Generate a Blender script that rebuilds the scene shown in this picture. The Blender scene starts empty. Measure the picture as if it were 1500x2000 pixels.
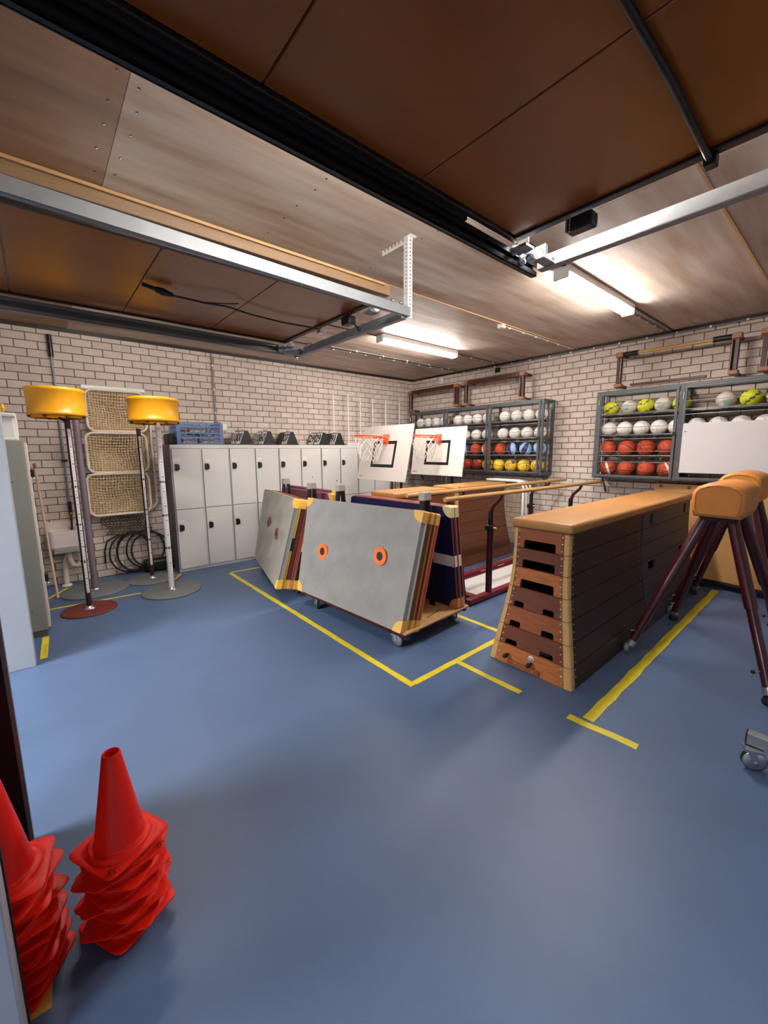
import bpy, bmesh, math, random
from mathutils import Vector, Matrix
random.seed(7)
R = math.radians
SC = bpy.context.scene
COL = SC.collection

# ------------------------------------------------------------------ camera
cam_d = bpy.data.cameras.new('camera'); cam = bpy.data.objects.new('camera', cam_d); COL.objects.link(cam)
cam_d.sensor_fit = 'HORIZONTAL'; cam_d.sensor_width = 36.0
cam_d.lens = 36.0 * 792.99 / 1500.0; cam_d.clip_start = 0.02
wx = Vector((0.76192773, -0.10245918, 0.63950626)); wy = Vector((-0.64762221, -0.10957608, 0.75404148)); wz = Vector((-0.00718388, -0.98868357, -0.14984389))
rot = Matrix((( wx[0], -wx[1], -wx[2]), (wy[0], -wy[1], -wy[2]), (wz[0], -wz[1], -wz[2])))
cam.matrix_world = Matrix.Translation((0, 0, 1.70)) @ rot.to_4x4()
SC.camera = cam

# ------------------------------------------------------------------ world, hall lights, exposure
w = bpy.data.worlds.new('world'); SC.world = w; w.use_nodes = True
w.node_tree.nodes['Background'].inputs[0].default_value = (0.88, 0.94, 1.0, 1)
w.node_tree.nodes['Background'].inputs[1].default_value = 0.07
def area(name, loc, target, sx, sy, power, color):
    d = bpy.data.lights.new(name, 'AREA'); d.shape = 'RECTANGLE'; d.size = sx; d.size_y = sy; d.energy = power; d.color = color
    o = bpy.data.objects.new(name, d); COL.objects.link(o); o.location = loc
    o.rotation_euler = (Vector(target) - Vector(loc)).to_track_quat('-Z', 'Y').to_euler()
    return o
# lamps of the sports hall that lies behind the open doors
area('hall_lamp', (-4.2, 3.2, 4.0), (0.6, 3.2, 0.0), 2.0, 2.0, 660, (1.0, 0.985, 0.94))
area('hall_lamp', (-4.0, 0.2, 4.2), (1.2, 0.2, 0.0), 2.0, 2.0, 250, (0.95, 0.98, 1.0))
SC.view_settings.view_transform = 'Standard'
SC.view_settings.look = 'None'
SC.view_settings.gamma = 1.0
SC.view_settings.use_curve_mapping = False
SC.view_settings.exposure = 0.55

# ------------------------------------------------------------------ materials
def lin(c):
    return tuple(((v/255)/12.92 if v/255 <= .04045 else ((v/255+.055)/1.055)**2.4) for v in c)
MATS = {}
def mat(name, col, rough=.5, metal=0., noise=0., nscale=8., stretch=None, bump=0., bscale=60., spec=.5, per_obj=0., col2=None, coat=0., emit=None, trans=0., alpha=1.):
    if name in MATS: return MATS[name]
    m = bpy.data.materials.new(name); m.use_nodes = True
    nt = m.node_tree; b = nt.nodes['Principled BSDF']; L = nt.links
    b.inputs['Roughness'].default_value = rough; b.inputs['Metallic'].default_value = metal
    b.inputs['Specular IOR Level'].default_value = spec
    b.inputs['Coat Weight'].default_value = coat
    base = (*lin(col), 1)
    b.inputs['Base Color'].default_value = base
    if trans: b.inputs['Transmission Weight'].default_value = trans
    out = None
    if noise or bump:
        tc = nt.nodes.new('ShaderNodeTexCoord'); mp = nt.nodes.new('ShaderNodeMapping')
        L.new(tc.outputs['Object'], mp.inputs[0])
        if stretch: mp.inputs['Scale'].default_value = stretch
    if noise:
        n = nt.nodes.new('ShaderNodeTexNoise'); n.inputs['Scale'].default_value = nscale; n.inputs['Detail'].default_value = 5
        L.new(mp.outputs[0], n.inputs['Vector'])
        rp = nt.nodes.new('ShaderNodeMapRange'); rp.inputs['From Min'].default_value = .3; rp.inputs['From Max'].default_value = .7
        L.new(n.outputs['Fac'], rp.inputs['Value'])
        mx = nt.nodes.new('ShaderNodeMix'); mx.data_type = 'RGBA'
        c2 = lin(col2) if col2 else tuple(v*(1-noise) for v in base[:3])
        mx.inputs['A'].default_value = base; mx.inputs['B'].default_value = (*c2, 1)
        L.new(rp.outputs[0], mx.inputs['Factor']); out = mx.outputs['Result']
    if per_obj:
        oi = nt.nodes.new('ShaderNodeObjectInfo'); ge = nt.nodes.new('ShaderNodeNewGeometry')
        ad = nt.nodes.new('ShaderNodeMath'); ad.operation = 'ADD'; L.new(oi.outputs['Random'], ad.inputs[0]); L.new(ge.outputs['Random Per Island'], ad.inputs[1])
        fr = nt.nodes.new('ShaderNodeMath'); fr.operation = 'FRACT'; L.new(ad.outputs[0], fr.inputs[0])
        mr = nt.nodes.new('ShaderNodeMapRange'); mr.inputs['To Min'].default_value = 1-per_obj; mr.inputs['To Max'].default_value = 1+per_obj*.5
        L.new(fr.outputs[0], mr.inputs['Value'])
        hs = nt.nodes.new('ShaderNodeHueSaturation'); L.new(mr.outputs[0], hs.inputs['Value'])
        if out: L.new(out, hs.inputs['Color'])
        else: hs.inputs['Color'].default_value = base
        out = hs.outputs[0]
    if out: L.new(out, b.inputs['Base Color'])
    if bump:
        n2 = nt.nodes.new('ShaderNodeTexNoise'); n2.inputs['Scale'].default_value = bscale; n2.inputs['Detail'].default_value = 4
        L.new(mp.outputs[0], n2.inputs['Vector'])
        bp = nt.nodes.new('ShaderNodeBump'); bp.inputs['Strength'].default_value = bump; bp.inputs['Distance'].default_value = .01
        L.new(n2.outputs['Fac'], bp.inputs['Height']); L.new(bp.outputs[0], b.inputs['Normal'])
    if emit:
        b.inputs['Emission Color'].default_value = (*lin(emit[0]), 1); b.inputs['Emission Strength'].default_value = emit[1]
    MATS[name] = m
    return m
M_floor = mat('blue_linoleum', (82, 102, 136), .45, noise=.12, nscale=3, bump=.015, bscale=300, spec=.4)
def add_speckle(m):
    nt = m.node_tree; b = nt.nodes['Principled BSDF']; L = nt.links
    src = b.inputs['Base Color'].links[0].from_socket
    tc = nt.nodes.new('ShaderNodeTexCoord'); n = nt.nodes.new('ShaderNodeTexNoise'); n.inputs['Scale'].default_value = 420; n.inputs['Detail'].default_value = 2
    L.new(tc.outputs['Object'], n.inputs['Vector'])
    mr = nt.nodes.new('ShaderNodeMapRange'); mr.inputs['From Min'].default_value = .35; mr.inputs['From Max'].default_value = .65; mr.inputs['To Min'].default_value = .88; mr.inputs['To Max'].default_value = 1.12
    L.new(n.outputs['Fac'], mr.inputs['Value'])
    hs = nt.nodes.new('ShaderNodeHueSaturation'); L.new(src, hs.inputs['Color']); L.new(mr.outputs[0], hs.inputs['Value']); L.new(hs.outputs[0], b.inputs['Base Color'])
add_speckle(M_floor)
M_brick = mat('grey_sand_lime_brick', (208, 193, 182), .85, noise=.10, nscale=9, bump=.25, bscale=70, spec=.2, per_obj=.10)
M_mortar = mat('brown_mortar', (128, 100, 82), .95, noise=.2, nscale=20, spec=.1)
M_ceil = mat('greyed_plywood', (200, 188, 177), .55, noise=.3, nscale=2.2, stretch=(.5, 3.5, 1), bump=.04, bscale=25, spec=.5, per_obj=.12, col2=(164, 136, 114))
M_ceil_dark = mat('browned_plywood', (158, 118, 88), .5, noise=.3, nscale=2.2, stretch=(.5, 3.5, 1), bump=.04, bscale=25, spec=.5, per_obj=.1, col2=(122, 86, 60))
M_leaf = mat('brown_phenolic_board', (148, 76, 24), .30, noise=.25, nscale=3, stretch=(1, 2, 1), bump=.03, bscale=40, spec=.45, per_obj=.08)
M_leaf2 = mat('dark_brown_steel', (38, 24, 18), .45, spec=.4)
M_black_steel = mat('black_steel', (30, 30, 31), .4, metal=.3)
M_galv = mat('galvanised_steel', (140, 143, 147), .5, metal=.45, noise=.15, nscale=12)
M_steel = mat('bright_steel', (190, 192, 195), .25, metal=.9)
M_white_steel = mat('white_painted_steel', (222, 220, 215), .45)
M_white = mat('white_plastic', (226, 222, 214), .4)
M_pillar = mat('pale_blue_grey_paint', (172, 178, 188), .55, noise=.06, nscale=4)
M_dark = mat('dark_brown_wall_paint', (46, 38, 34), .7)
M_lock = mat('light_grey_locker_paint', (206, 202, 198), .42, noise=.03, nscale=3)
M_cardw = mat('bright_white_card', (246, 245, 242), .6)
M_capg = mat('light_grey_post_cap', (158, 154, 152), .5)
M_cardp = mat('faded_paper_card', (214, 212, 196), .7)
M_lock_side = mat('mid_grey_locker_paint', (120, 116, 110), .5)
M_lock_gap = mat('locker_gap_grey', (92, 90, 87), .6)
M_black = mat('black_plastic', (14, 14, 15), .4)
M_rubber = mat('black_rubber', (22, 22, 22), .65)
M_yellow = mat('yellow_plastic', (220, 152, 8), .38)
M_tape = mat('yellow_tape', (226, 204, 40), .5, noise=.12, nscale=14)
M_tapeo = mat('ochre_tape', (214, 158, 60), .5)
M_grey_base = mat('grey_painted_steel_base', (104, 106, 106), .6, bump=.1, bscale=120)
M_red_base = mat('oxide_red_base', (104, 38, 30), .5)
M_pole_l = mat('purplish_grey_pole', (128, 112, 118), .4, metal=.3)
M_pole_d = mat('dark_maroon_pole', (52, 26, 34), .4)
M_scale = mat('white_scale_tape', (214, 208, 204), .5)
M_tick = mat('dark_scale_tick', (120, 108, 110), .6)
M_net = mat('beige_net_cord', (200, 174, 138), .9)
M_netd = mat('dark_net_cord', (86, 72, 56), .9)
M_wnet = mat('white_net_cord', (222, 212, 205), .8)
M_cream = mat('cream_painted_tube', (214, 200, 184), .5)
M_ceramic = mat('white_ceramic', (222, 208, 200), .18)
M_grey_cab = mat('olive_grey_cabinet', (140, 140, 130), .5)
M_wood_pole = mat('pale_wood_handle', (206, 176, 150), .5)
M_crate = mat('blue_crate_plastic', (86, 112, 150), .45)
M_cloth = mat('folded_grey_cloth', (178, 168, 172), .9, noise=.3, nscale=12)
M_mg = mat('grey_mat_canvas', (146, 144, 142), .66, noise=.14, nscale=7, bump=.35, bscale=16)
M_mg2 = mat('warm_grey_mat_canvas', (150, 144, 136), .62, noise=.10, nscale=5, bump=.3, bscale=9)
M_mgs = mat('grey_mat_side', (136, 136, 134), .7)
M_mlg = mat('light_grey_mat_side', (226, 227, 229), .7)
M_mol = mat('olive_mat_side', (150, 112, 44), .7)
M_mru = mat('rust_mat_side', (150, 74, 50), .7)
M_mma = mat('maroon_mat_side', (96, 40, 44), .7)
M_mye = mat('yellow_mat_side', (232, 184, 30), .6)
M_mbk = mat('black_mat_side', (24, 22, 26), .7)
M_navy = mat('navy_mat_vinyl', (10, 14, 66), .5)
M_plum = mat('plum_mat_vinyl', (120, 66, 84), .55)
M_mgreen = mat('dark_green_grey_mat', (44, 52, 50), .7)
M_corner = mat('tan_leather_corner', (226, 176, 90), .55)
M_cornery = mat('yellow_leather_corner', (238, 190, 60), .55)
M_cornerb = mat('pale_leather_corner', (214, 196, 150), .55)
M_cornero = mat('orange_leather_corner', (204, 132, 82), .55)
M_orange = mat('orange_trim', (232, 110, 44), .55)
M_ring_or = mat('orange_target_ring', (244, 118, 50), .55)
M_ring_br = mat('brown_target_ring', (128, 62, 58), .6)
M_hole = mat('dark_handle_hole', (40, 34, 38), .7)
M_trol = mat('maroon_steel', (66, 14, 24), .32, coat=.2)
M_marb = mat('maroon_base_steel', (112, 26, 40), .4)
M_board = mat('plywood_platform', (206, 160, 104), .5, noise=.15, nscale=6, stretch=(5, 1, 1))
M_bb = mat('white_backboard', (226, 218, 210), .35)
M_hoop = mat('orange_hoop_paint', (226, 100, 66), .4)
M_cage = mat('grey_cage_steel', (84, 87, 90), .45, metal=.25)
M_wire = mat('grey_wire', (150, 150, 150), .35, metal=.6)
M_vball = mat('white_volleyball_skin', (232, 226, 222), .5)
M_vgrey = mat('volleyball_seam', (176, 168, 164), .6)
M_bball = mat('orange_basketball_skin', (184, 70, 38), .6, bump=.15, bscale=200)
M_rball = mat('red_basketball_skin', (150, 38, 24), .55)
M_seam = mat('black_ball_seam', (26, 20, 18), .6)
M_lime = mat('lime_ball_skin', (212, 214, 40), .45)
M_limed = mat('dark_green_ball_panel', (66, 84, 40), .5)
M_pearl = mat('pearl_ball_skin', (206, 196, 188), .4)
M_teal = mat('pale_teal_ball_panel', (168, 178, 172), .45)
M_navyb = mat('navy_ball_panel', (34, 48, 84), .5)
M_skyb = mat('pale_blue_ball_panel', (150, 180, 220), .5)
M_yball = mat('yellow_basketball_skin', (240, 196, 50), .5)
M_purple = mat('purple_ball_mark', (110, 70, 130), .5)
M_whiteb = mat('whiteboard_surface', (206, 202, 204), .3)
M_brown = mat('brown_painted_tube', (66, 30, 20), .42)
M_brownl = mat('tan_worn_bracket', (150, 98, 66), .5)
M_rail = mat('varnished_ash_rail', (196, 150, 92), .35, noise=.12, nscale=5, stretch=(1, 14, 14))
M_lea = mat('tan_vault_leather', (178, 126, 70), .45, noise=.14, nscale=5, bump=.12, bscale=30)
M_lea2 = mat('honey_buck_leather', (220, 140, 62), .5, noise=.12, nscale=4, bump=.1, bscale=60)
M_stitch = mat('stitched_leather_seam', (176, 112, 54), .5)
M_w1 = mat('red_brown_vault_wood', (156, 84, 44), .42, noise=.25, nscale=4, stretch=(1, 2, 14))
M_w2 = mat('dark_brown_vault_wood', (116, 60, 36), .42, noise=.25, nscale=4, stretch=(1, 2, 14))
M_w3 = mat('orange_brown_vault_wood', (188, 110, 54), .42, noise=.3, nscale=4, stretch=(1, 2, 14))
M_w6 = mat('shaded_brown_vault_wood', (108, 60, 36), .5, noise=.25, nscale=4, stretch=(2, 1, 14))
M_w4 = mat('shade_toned_vault_wood', (56, 28, 20), .5, noise=.25, nscale=4, stretch=(2, 1, 14))  # shade of the unlit box side put into the wood colour
M_w5 = mat('grey_violet_vault_paint', (66, 58, 68), .55, noise=.1, nscale=6)
M_post = mat('pale_ash_corner_post', (210, 164, 104), .4, noise=.12, nscale=5, stretch=(8, 8, 1))
M_screw = mat('screw_head', (206, 200, 190), .3, metal=.6)
M_tan = mat('tan_plywood_panel', (210, 158, 98), .45, noise=.1, nscale=3)
M_cone = mat('red_cone_plastic', (250, 32, 12), .45, spec=.3)
M_ink = mat('black_marker_ink', (40, 10, 8), .6)
M_print = mat('black_print', (20, 20, 20), .6)
M_paint_line = mat('black_target_line', (18, 18, 20), .5)
M_clear = mat('diffuser', (255, 255, 255), .4, emit=((255, 249, 242), 92.0))
M_lampbody = mat('lamp_housing', (214, 210, 204), .5)
M_conduit = mat('pale_conduit', (196, 186, 172), .5)
M_conduitg = mat('grey_conduit', (132, 128, 124), .45, metal=.3)
M_redbox = mat('red_plastic', (150, 26, 26), .4)
M_batten = mat('pale_wood_batten', (190, 150, 100), .5)
M_woodplank = mat('orange_wood_plank', (150, 118, 86), .5, noise=.2, nscale=4, stretch=(1, 10, 10))

# ------------------------------------------------------------------ mesh helpers
class MB:
    def __init__(s): s.v = []; s.f = []; s.mi = []; s.sm = []
    def add(s, vs, fs, mi=0, smooth=False):
        o = len(s.v); s.v += [tuple(v) for v in vs]
        for f in fs: s.f.append(tuple(o+i for i in f)); s.mi.append(mi); s.sm.append(smooth)
        return s
    def box(s, x0, x1, y0, y1, z0, z1, mi=0):
        v = [(x, y, z) for z in (z0, z1) for y in (y0, y1) for x in (x0, x1)]
        return s.add(v, [(0,2,3,1),(4,5,7,6),(0,1,5,4),(2,6,7,3),(0,4,6,2),(1,3,7,5)], mi)
    def cbox(s, x0, x1, y0, y1, z0, z1, c, mi=0):
        """box with chamfered edges, cheap: three crossing slabs hull"""
        bm = bmesh.new(); bmesh.ops.create_cube(bm, size=1)
        for q in bm.verts: q.co = Vector(((x0+x1)/2+q.co.x*(x1-x0), (y0+y1)/2+q.co.y*(y1-y0), (z0+z1)/2+q.co.z*(z1-z0)))
        bmesh.ops.bevel(bm, geom=bm.edges[:], offset=c, segments=2, affect='EDGES', profile=.5)
        bm.verts.index_update()
        s.add([q.co[:] for q in bm.verts], [tuple(q.index for q in f.verts) for f in bm.faces], mi, False); bm.free(); return s
    def bar(s, p, q, wdt, hgt, up=(0,0,1), mi=0):
        p = Vector(p); q = Vector(q); d = (q-p).normalized(); u = Vector(up)
        if abs(d.dot(u)) > .98: u = Vector((1,0,0))
        a = d.cross(u).normalized()*wdt/2; b = a.cross(d).normalized()*hgt/2
        v = [p-a-b, p+a-b, p+a+b, p-a+b, q-a-b, q+a-b, q+a+b, q-a+b]
        return s.add(v, [(0,1,2,3),(7,6,5,4),(0,4,5,1),(1,5,6,2),(2,6,7,3),(3,7,4,0)], mi)
    def tube(s, pts, r, n=8, closed=False, cap=True, mi=0):
        pts = [Vector(p) for p in pts]; k = len(pts); rs = r if isinstance(r, (list, tuple)) else [r]*k
        prev = None; rings = []
        for i, p in enumerate(pts):
            if closed: d = pts[(i+1) % k]-pts[i-1]
            else: d = pts[min(i+1, k-1)]-pts[max(i-1, 0)]
            d.normalize()
            if prev is None:
                u = Vector((0,0,1)) if abs(d.z) < .9 else Vector((1,0,0)); a = d.cross(u).normalized()
            else:
                a = prev - d*prev.dot(d); a = a.normalized() if a.length > 1e-6 else d.orthogonal().normalized()
            prev = a; b = d.cross(a)
            rings.append([p+(a*math.cos(2*math.pi*j/n)+b*math.sin(2*math.pi*j/n))*rs[i] for j in range(n)])
        vs = [v for ring in rings for v in ring]; fs = []
        for i in range(k if closed else k-1):
            i2 = (i+1) % k
            for j in range(n): fs.append((i*n+j, i*n+(j+1) % n, i2*n+(j+1) % n, i2*n+j))
        s.add(vs, fs, mi, True)
        if cap and not closed:
            s.add(rings[0], [tuple(range(n-1, -1, -1))], mi); s.add(rings[-1], [tuple(range(n))], mi)
        return s
    def lathe(s, prof, n=24, c=(0,0,0), mi=0, axis='z', smooth=True):
        vs = []; fs = []
        for r, z in prof:
            for j in range(n):
                t = 2*math.pi*j/n; x, y = r*math.cos(t), r*math.sin(t)
                p = (x, y, z) if axis == 'z' else ((z, x, y) if axis == 'x' else (x, z, y))
                vs.append((c[0]+p[0], c[1]+p[1], c[2]+p[2]))
        for i in range(len(prof)-1):
            for j in range(n): fs.append((i*n+j, i*n+(j+1) % n, (i+1)*n+(j+1) % n, (i+1)*n+j))
        return s.add(vs, fs, mi, smooth)
    def prism(s, poly, ax, a0, a1, mi=0):
        """poly: 2d points; ax: extrude axis; other axes in order"""
        def P(u, v, w): return (w, u, v) if ax == 'x' else ((u, w, v) if ax == 'y' else (u, v, w))
        n = len(poly); vs = [P(u, v, a0) for u, v in poly]+[P(u, v, a1) for u, v in poly]
        fs = [tuple(range(n)), tuple(range(2*n-1, n-1, -1))]+[(i, i+n, (i+1) % n+n, (i+1) % n) for i in range(n)]
        return s.add(vs, fs, mi)
    def mesh(s, name, mats):
        me = bpy.data.meshes.new(name); me.from_pydata(s.v, [], s.f)
        for m in (mats if isinstance(mats, (list, tuple)) else [mats]): me.materials.append(m)
        me.polygons.foreach_set('material_index', s.mi); me.polygons.foreach_set('use_smooth', s.sm)
        bm = bmesh.new(); bm.from_mesh(me); bmesh.ops.recalc_face_normals(bm, faces=bm.faces); bm.to_mesh(me); bm.free()
        me.update(); return me
    def build(s, name, mats, parent=None, loc=None):
        o = bpy.data.objects.new(name, s.mesh(name, mats)); COL.objects.link(o)
        if parent: o.parent = parent
        if loc: o.location = loc
        return o
def B(*a): return MB().box(*a)
def T(*a, **k): return MB().tube(*a, **k)
def empty(name, loc=(0,0,0), rz=0.):
    o = bpy.data.objects.new(name, None); COL.objects.link(o); o.location = loc; o.rotation_euler = (0, 0, rz); o.empty_display_size = .1; return o
def tag(o, label=None, cat=None, group=None, kind=None):
    if label: o['label'] = label
    if cat: o['category'] = cat
    if group: o['group'] = group
    if kind: o['kind'] = kind
    return o
def thing(name, label, cat, loc=(0,0,0), rz=0., group=None): return tag(empty(name, loc, rz), label, cat, group)
def children(o): return list(o.children)
def copy_tree(o, parent=None):
    c = o.copy(); COL.objects.link(c)
    if parent: c.parent = parent
    for ch in children(o): copy_tree(ch, c)
    return c
def bevel(o, wd=.005, seg=2):
    m = o.modifiers.new('bevel', 'BEVEL'); m.width = wd; m.segments = seg; m.limit_method = 'ANGLE'; m.angle_limit = R(40); return o
def text_mesh(name, body, size, m, parent, mtx, extrude=.0006, bold=0.):
    cu = bpy.data.curves.new(name, 'FONT'); cu.body = body; cu.size = size; cu.align_x = 'CENTER'; cu.align_y = 'CENTER'; cu.extrude = extrude; cu.offset = bold; cu.resolution_u = 3
    t = bpy.data.objects.new(name, cu); COL.objects.link(t)
    dg = bpy.context.evaluated_depsgraph_get(); me = bpy.data.meshes.new_from_object(t.evaluated_get(dg))
    bpy.data.objects.remove(t); me.transform(mtx); me.materials.clear(); me.materials.append(m)
    o = bpy.data.objects.new(name, me); COL.objects.link(o); o.parent = parent; return o
def frame_mtx(o, ex, ey):
    ex = Vector(ex).normalized(); ey = Vector(ey).normalized(); ez = ex.cross(ey)
    m = Matrix((ex, ey, ez)).transposed().to_4x4(); m.translation = Vector(o); return m
def arc(c, r, a0, a1, n, ax='xz'):
    out = []
    for i in range(n+1):
        t = R(a0+(a1-a0)*i/n); u, v = r*math.cos(t), r*math.sin(t)
        out.append((c[0]+u, c[1], c[2]+v) if ax == 'xz' else ((c[0], c[1]+u, c[2]+v) if ax == 'yz' else (c[0]+u, c[1]+v, c[2])))
    return out
def rrect(x0, x1, z0, z1, r, n=4):
    p = []
    for cx, cz, a in ((x1-r, z1-r, 0), (x0+r, z1-r, 90), (x0+r, z0+r, 180), (x1-r, z0+r, 270)):
        for i in range(n+1):
            t = R(a+90*i/n); p.append((cx+r*math.cos(t), cz+r*math.sin(t)))
    return p

# ================================================================== SETTING
YA, XB, ZC = 6.63, 6.49, 3.215
def struct(o): o['kind'] = 'structure'; return o
struct(B(-3.0, XB+.2, -2.0, YA+.2, -.1, 0).build('floor', M_floor))
# brick walls -------------------------------------------------------
camp = Vector((0, 0, 1.7))
def brick_wall(name, place, u0, u1, hidden):
    """place(u,z,d)-> point; d>0 into the room"""
    root = place['root'](); bl, bh, gap, pitch, rowh = .207, .0845, .010, .217, .0945
    me = MB()
    prof = [(0, 0), (1, 0), (1, 1), (0, 1)]
    def unit(mb, ua, ub, z0, z1):
        c = .003; vs = []
        for d, e in ((-.004, 0), (.0035, 0), (.006, c)):
            for uu, zz in ((ua+e, z0+e), (ub-e, z0+e), (ub-e, z1-e), (ua+e, z1-e)): vs.append(place['pt'](uu, zz, d))
        mb.add(vs, [(0,1,5,4),(1,2,6,5),(2,3,7,6),(3,0,4,7),(4,5,9,8),(5,6,10,9),(6,7,11,10),(7,4,8,11),(8,9,10,11)])
    lst = []
    rows = int(ZC/rowh)+1
    for r in range(rows):
        z0 = .01+r*rowh; z1 = min(z0+bh, ZC-.005)
        if z1-z0 < .02: continue
        n = int((u1-u0)/pitch)+2
        for i in range(-1, n):
            ua = u0+i*pitch+(pitch/2 if r % 2 else 0); ub = ua+bl; ua2, ub2 = max(ua, u0), min(ub, u1)
            if ub2-ua2 < .03: continue
            p = Vector(place['pt']((ua2+ub2)/2, (z0+z1)/2, 0)); q = cam.matrix_world.inverted() @ p
            f = 792.99; vis = q.z < -.1 and abs(q.x/q.z)*f < 770 and abs(q.y/q.z)*f < 1020 and not hidden((ua2+ub2)/2, (z0+z1)/2)
            size = (ub2-ua2)*abs((p-camp).normalized().dot(Vector(place['n'])))/(p-camp).length**2
            lst.append((0 if vis else 1, -size, ua2, ub2, z0, z1))
    lst.sort()
    full = None
    for k, (v, s_, ua, ub, z0, z1) in enumerate(lst):
        if k < 298 and v == 0:
            isfull = abs(ub-ua-bl) < 1e-4 and abs(z1-z0-bh) < 1e-4
            if isfull and full is None:
                mb = MB(); unit(mb, 0, bl, 0, bh); full = mb.mesh('brick', M_brick)
                o0 = Vector(place['pt'](0, 0, 0))
            if isfull:
                o = bpy.data.objects.new('brick', full); COL.objects.link(o); o.parent = root
                o.location = Vector(place['pt'](ua, z0, 0))-Vector(place['pt'](0, 0, 0))
                o.location += Vector(place['n'])*random.uniform(-.001, .0015)
            else:
                mb = MB(); unit(mb, ua, ub, z0, z1); mb.build('brick', M_brick, root)
        else: unit(me, ua, ub, z0, z1)
    tag(me.build('brick_courses', M_brick, root), kind='stuff')
brick_wall('wall_back', dict(root=lambda: struct(B(-.6, XB+.2, YA, YA+.2, 0, ZC).build('wall_back', M_mortar)),
           pt=lambda u, z, d: (u, YA-d, z), n=(0, -1, 0)), -.6, XB,
           lambda u, z: (u > 1.45 and u < 5.4 and z < 1.8) or z > 3.17 or u < -.16)
brick_wall('wall_right', dict(root=lambda: struct(B(XB, XB+.2, -2.0, YA, 0, ZC).build('wall_right', M_mortar)),
           pt=lambda u, z, d: (XB-d, u, z), n=(-1, 0, 0)), -2.0, YA,
           lambda u, z: u < .75 or z < .8 or (1.45 < u < 2.5 and z < 1.25) or (1.31 < z < 2.02 and (u < 1.5)) or z > 3.19)
# front wall with the two open door bays ------------------------------
fw = struct(B(-.62, -.40, 1.42, 2.22, 0, ZC).build('wall_front', M_dark))
B(-.62, -.34, -2.0, 1.42, 2.92, ZC).build('lintel', M_dark, fw); B(-.62, -.34, 2.22, 4.15, 2.92, ZC).build('lintel', M_dark, fw)
B(-.62, -.40, 4.30, YA, 0, ZC).build('wall_section', M_pillar, fw); B(-.62, -.40, -2.0, -1.6, 0, ZC).build('wall_section', M_pillar, fw)
struct(B(-3.0, XB+.2, -2.2, -2.0, 0, ZC).build('wall_left', M_pillar))
struct(bevel(B(-.60, -.168, 4.15, 4.30, 0, 3.2).build('trim_1', M_pillar), .004))
o = struct(bevel(B(-.60, -.188, 1.34, 1.42, 0, 2.9).build('trim_2', M_pillar), .006))
B(-.60, -.184, 1.421, 1.428, 0, 2.9).build('rubber_edge', M_leaf2, o)
o = struct(B(-.40, -.190, 2.17, 2.22, 0, 2.9).build('trim_3', M_black_steel))
B(-.190, -.176, 2.165, 2.20, 0, 2.9).build('guide_strip', M_galv, o)
# ceiling ---------------------------------------------------------------
ce = struct(B(-3.0, XB+.2, -2.2, YA+.2, ZC+.02, ZC+.15).build('ceiling', M_mortar))
ys = [-2.0, -1.52, -.38, .76, 1.89, 3.03, 4.19, 5.35, YA]; xs = [-.62, .45, 2.89, 5.33, XB]
for i in range(len(ys)-1):
    for j in range(len(xs)-1):
        g = .0015
        bevel(B(xs[j]+g*.4, xs[j+1]-g*.4, ys[i]+g, ys[i+1]-g, ZC, ZC+.02).build('plywood_panel', M_ceil_dark if j == 0 else M_ceil, ce), .0012, 1)
mb = MB()
for y in (-1.2, -.1, .45, 1.0, 1.3, 1.62, 1.75, 2.0, 2.14, 2.28, 2.46, 2.66, 2.88, 3.2, 3.6):
    for x in (.40, .50, 1.4, 2.3): mb.lathe([(0, -.0015), (.006, -.0015), (.006, .001)], 8, (x+random.uniform(-.01, .01), y+random.uniform(-.03, .03), ZC))
tag(mb.build('screw_heads', M_black_steel, ce), kind='stuff')
for i, (y, m) in enumerate(((.76, M_batten), (3.03, M_batten), (5.35, M_leaf2))):
    struct(B(-.5, XB, y-.008, y+.008, ZC-.010, ZC).build('trim_%d' % (4+i), m))
for i, y in enumerate((1.80, 4.40)):
    struct(B(2.6, XB, y-.012, y+.012, ZC-.008, ZC).build('trim_%d' % (7+i), M_leaf2))
struct(B(-.5, XB, YA-.035, YA-.007, 3.178, ZC).build('trim_9', M_leaf2))
struct(B(XB-.03, XB-.007, -2, YA-.04, 3.185, ZC).build('trim_10', M_leaf2))

# ================================================================== CEILING FITTINGS
def lamp(x0, x1, y, label, drop=.0005):
    t = thing('fluorescent_lamp', label, 'lamp', ((x0+x1)/2, y, ZC-drop), 0, 'ceiling strip lights'); h = (x1-x0)/2
    if drop > .01:
        for s in (-1, 1): T([(s*(h-.2), 0, 0), (s*(h-.2), 0, drop-.001)], .006, 8).build('hanger_rod', M_steel, t)
    bevel(B(-h+.02, h-.02, -.070, .070, -.055, 0).build('housing', M_lampbody, t), .006)
    mb = MB(); pr = [(-.056, -.0555), (-.056, -.082), (-.035, -.100), (.035, -.100), (.056, -.082), (.056, -.0555)]
    mb.prism([(a, b) for a, b in pr], 'x', -h+.03, h-.03); mb.build('diffuser', M_clear, t)
    for s in (-1, 1): bevel(B(min(s*h, s*(h-.035)), max(s*h, s*(h-.035)), -.064, .064, -.103, -.012).build('end_cap', M_white, t), .01)
lamp(3.50, 5.02, 1.825, 'lit white strip light nearest the right wall, beyond the cross beam')
lamp(3.60, 5.14, 4.32, 'lit white strip light over the lockers, further and lower in view')
lamp(.75, 2.25, 1.12, 'strip light above the right overhead door, hidden by its brown leaf', .20)
lamp(.45, 1.25, 4.50, 'strip light hidden above the left door rail, in line with the locker one')
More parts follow.
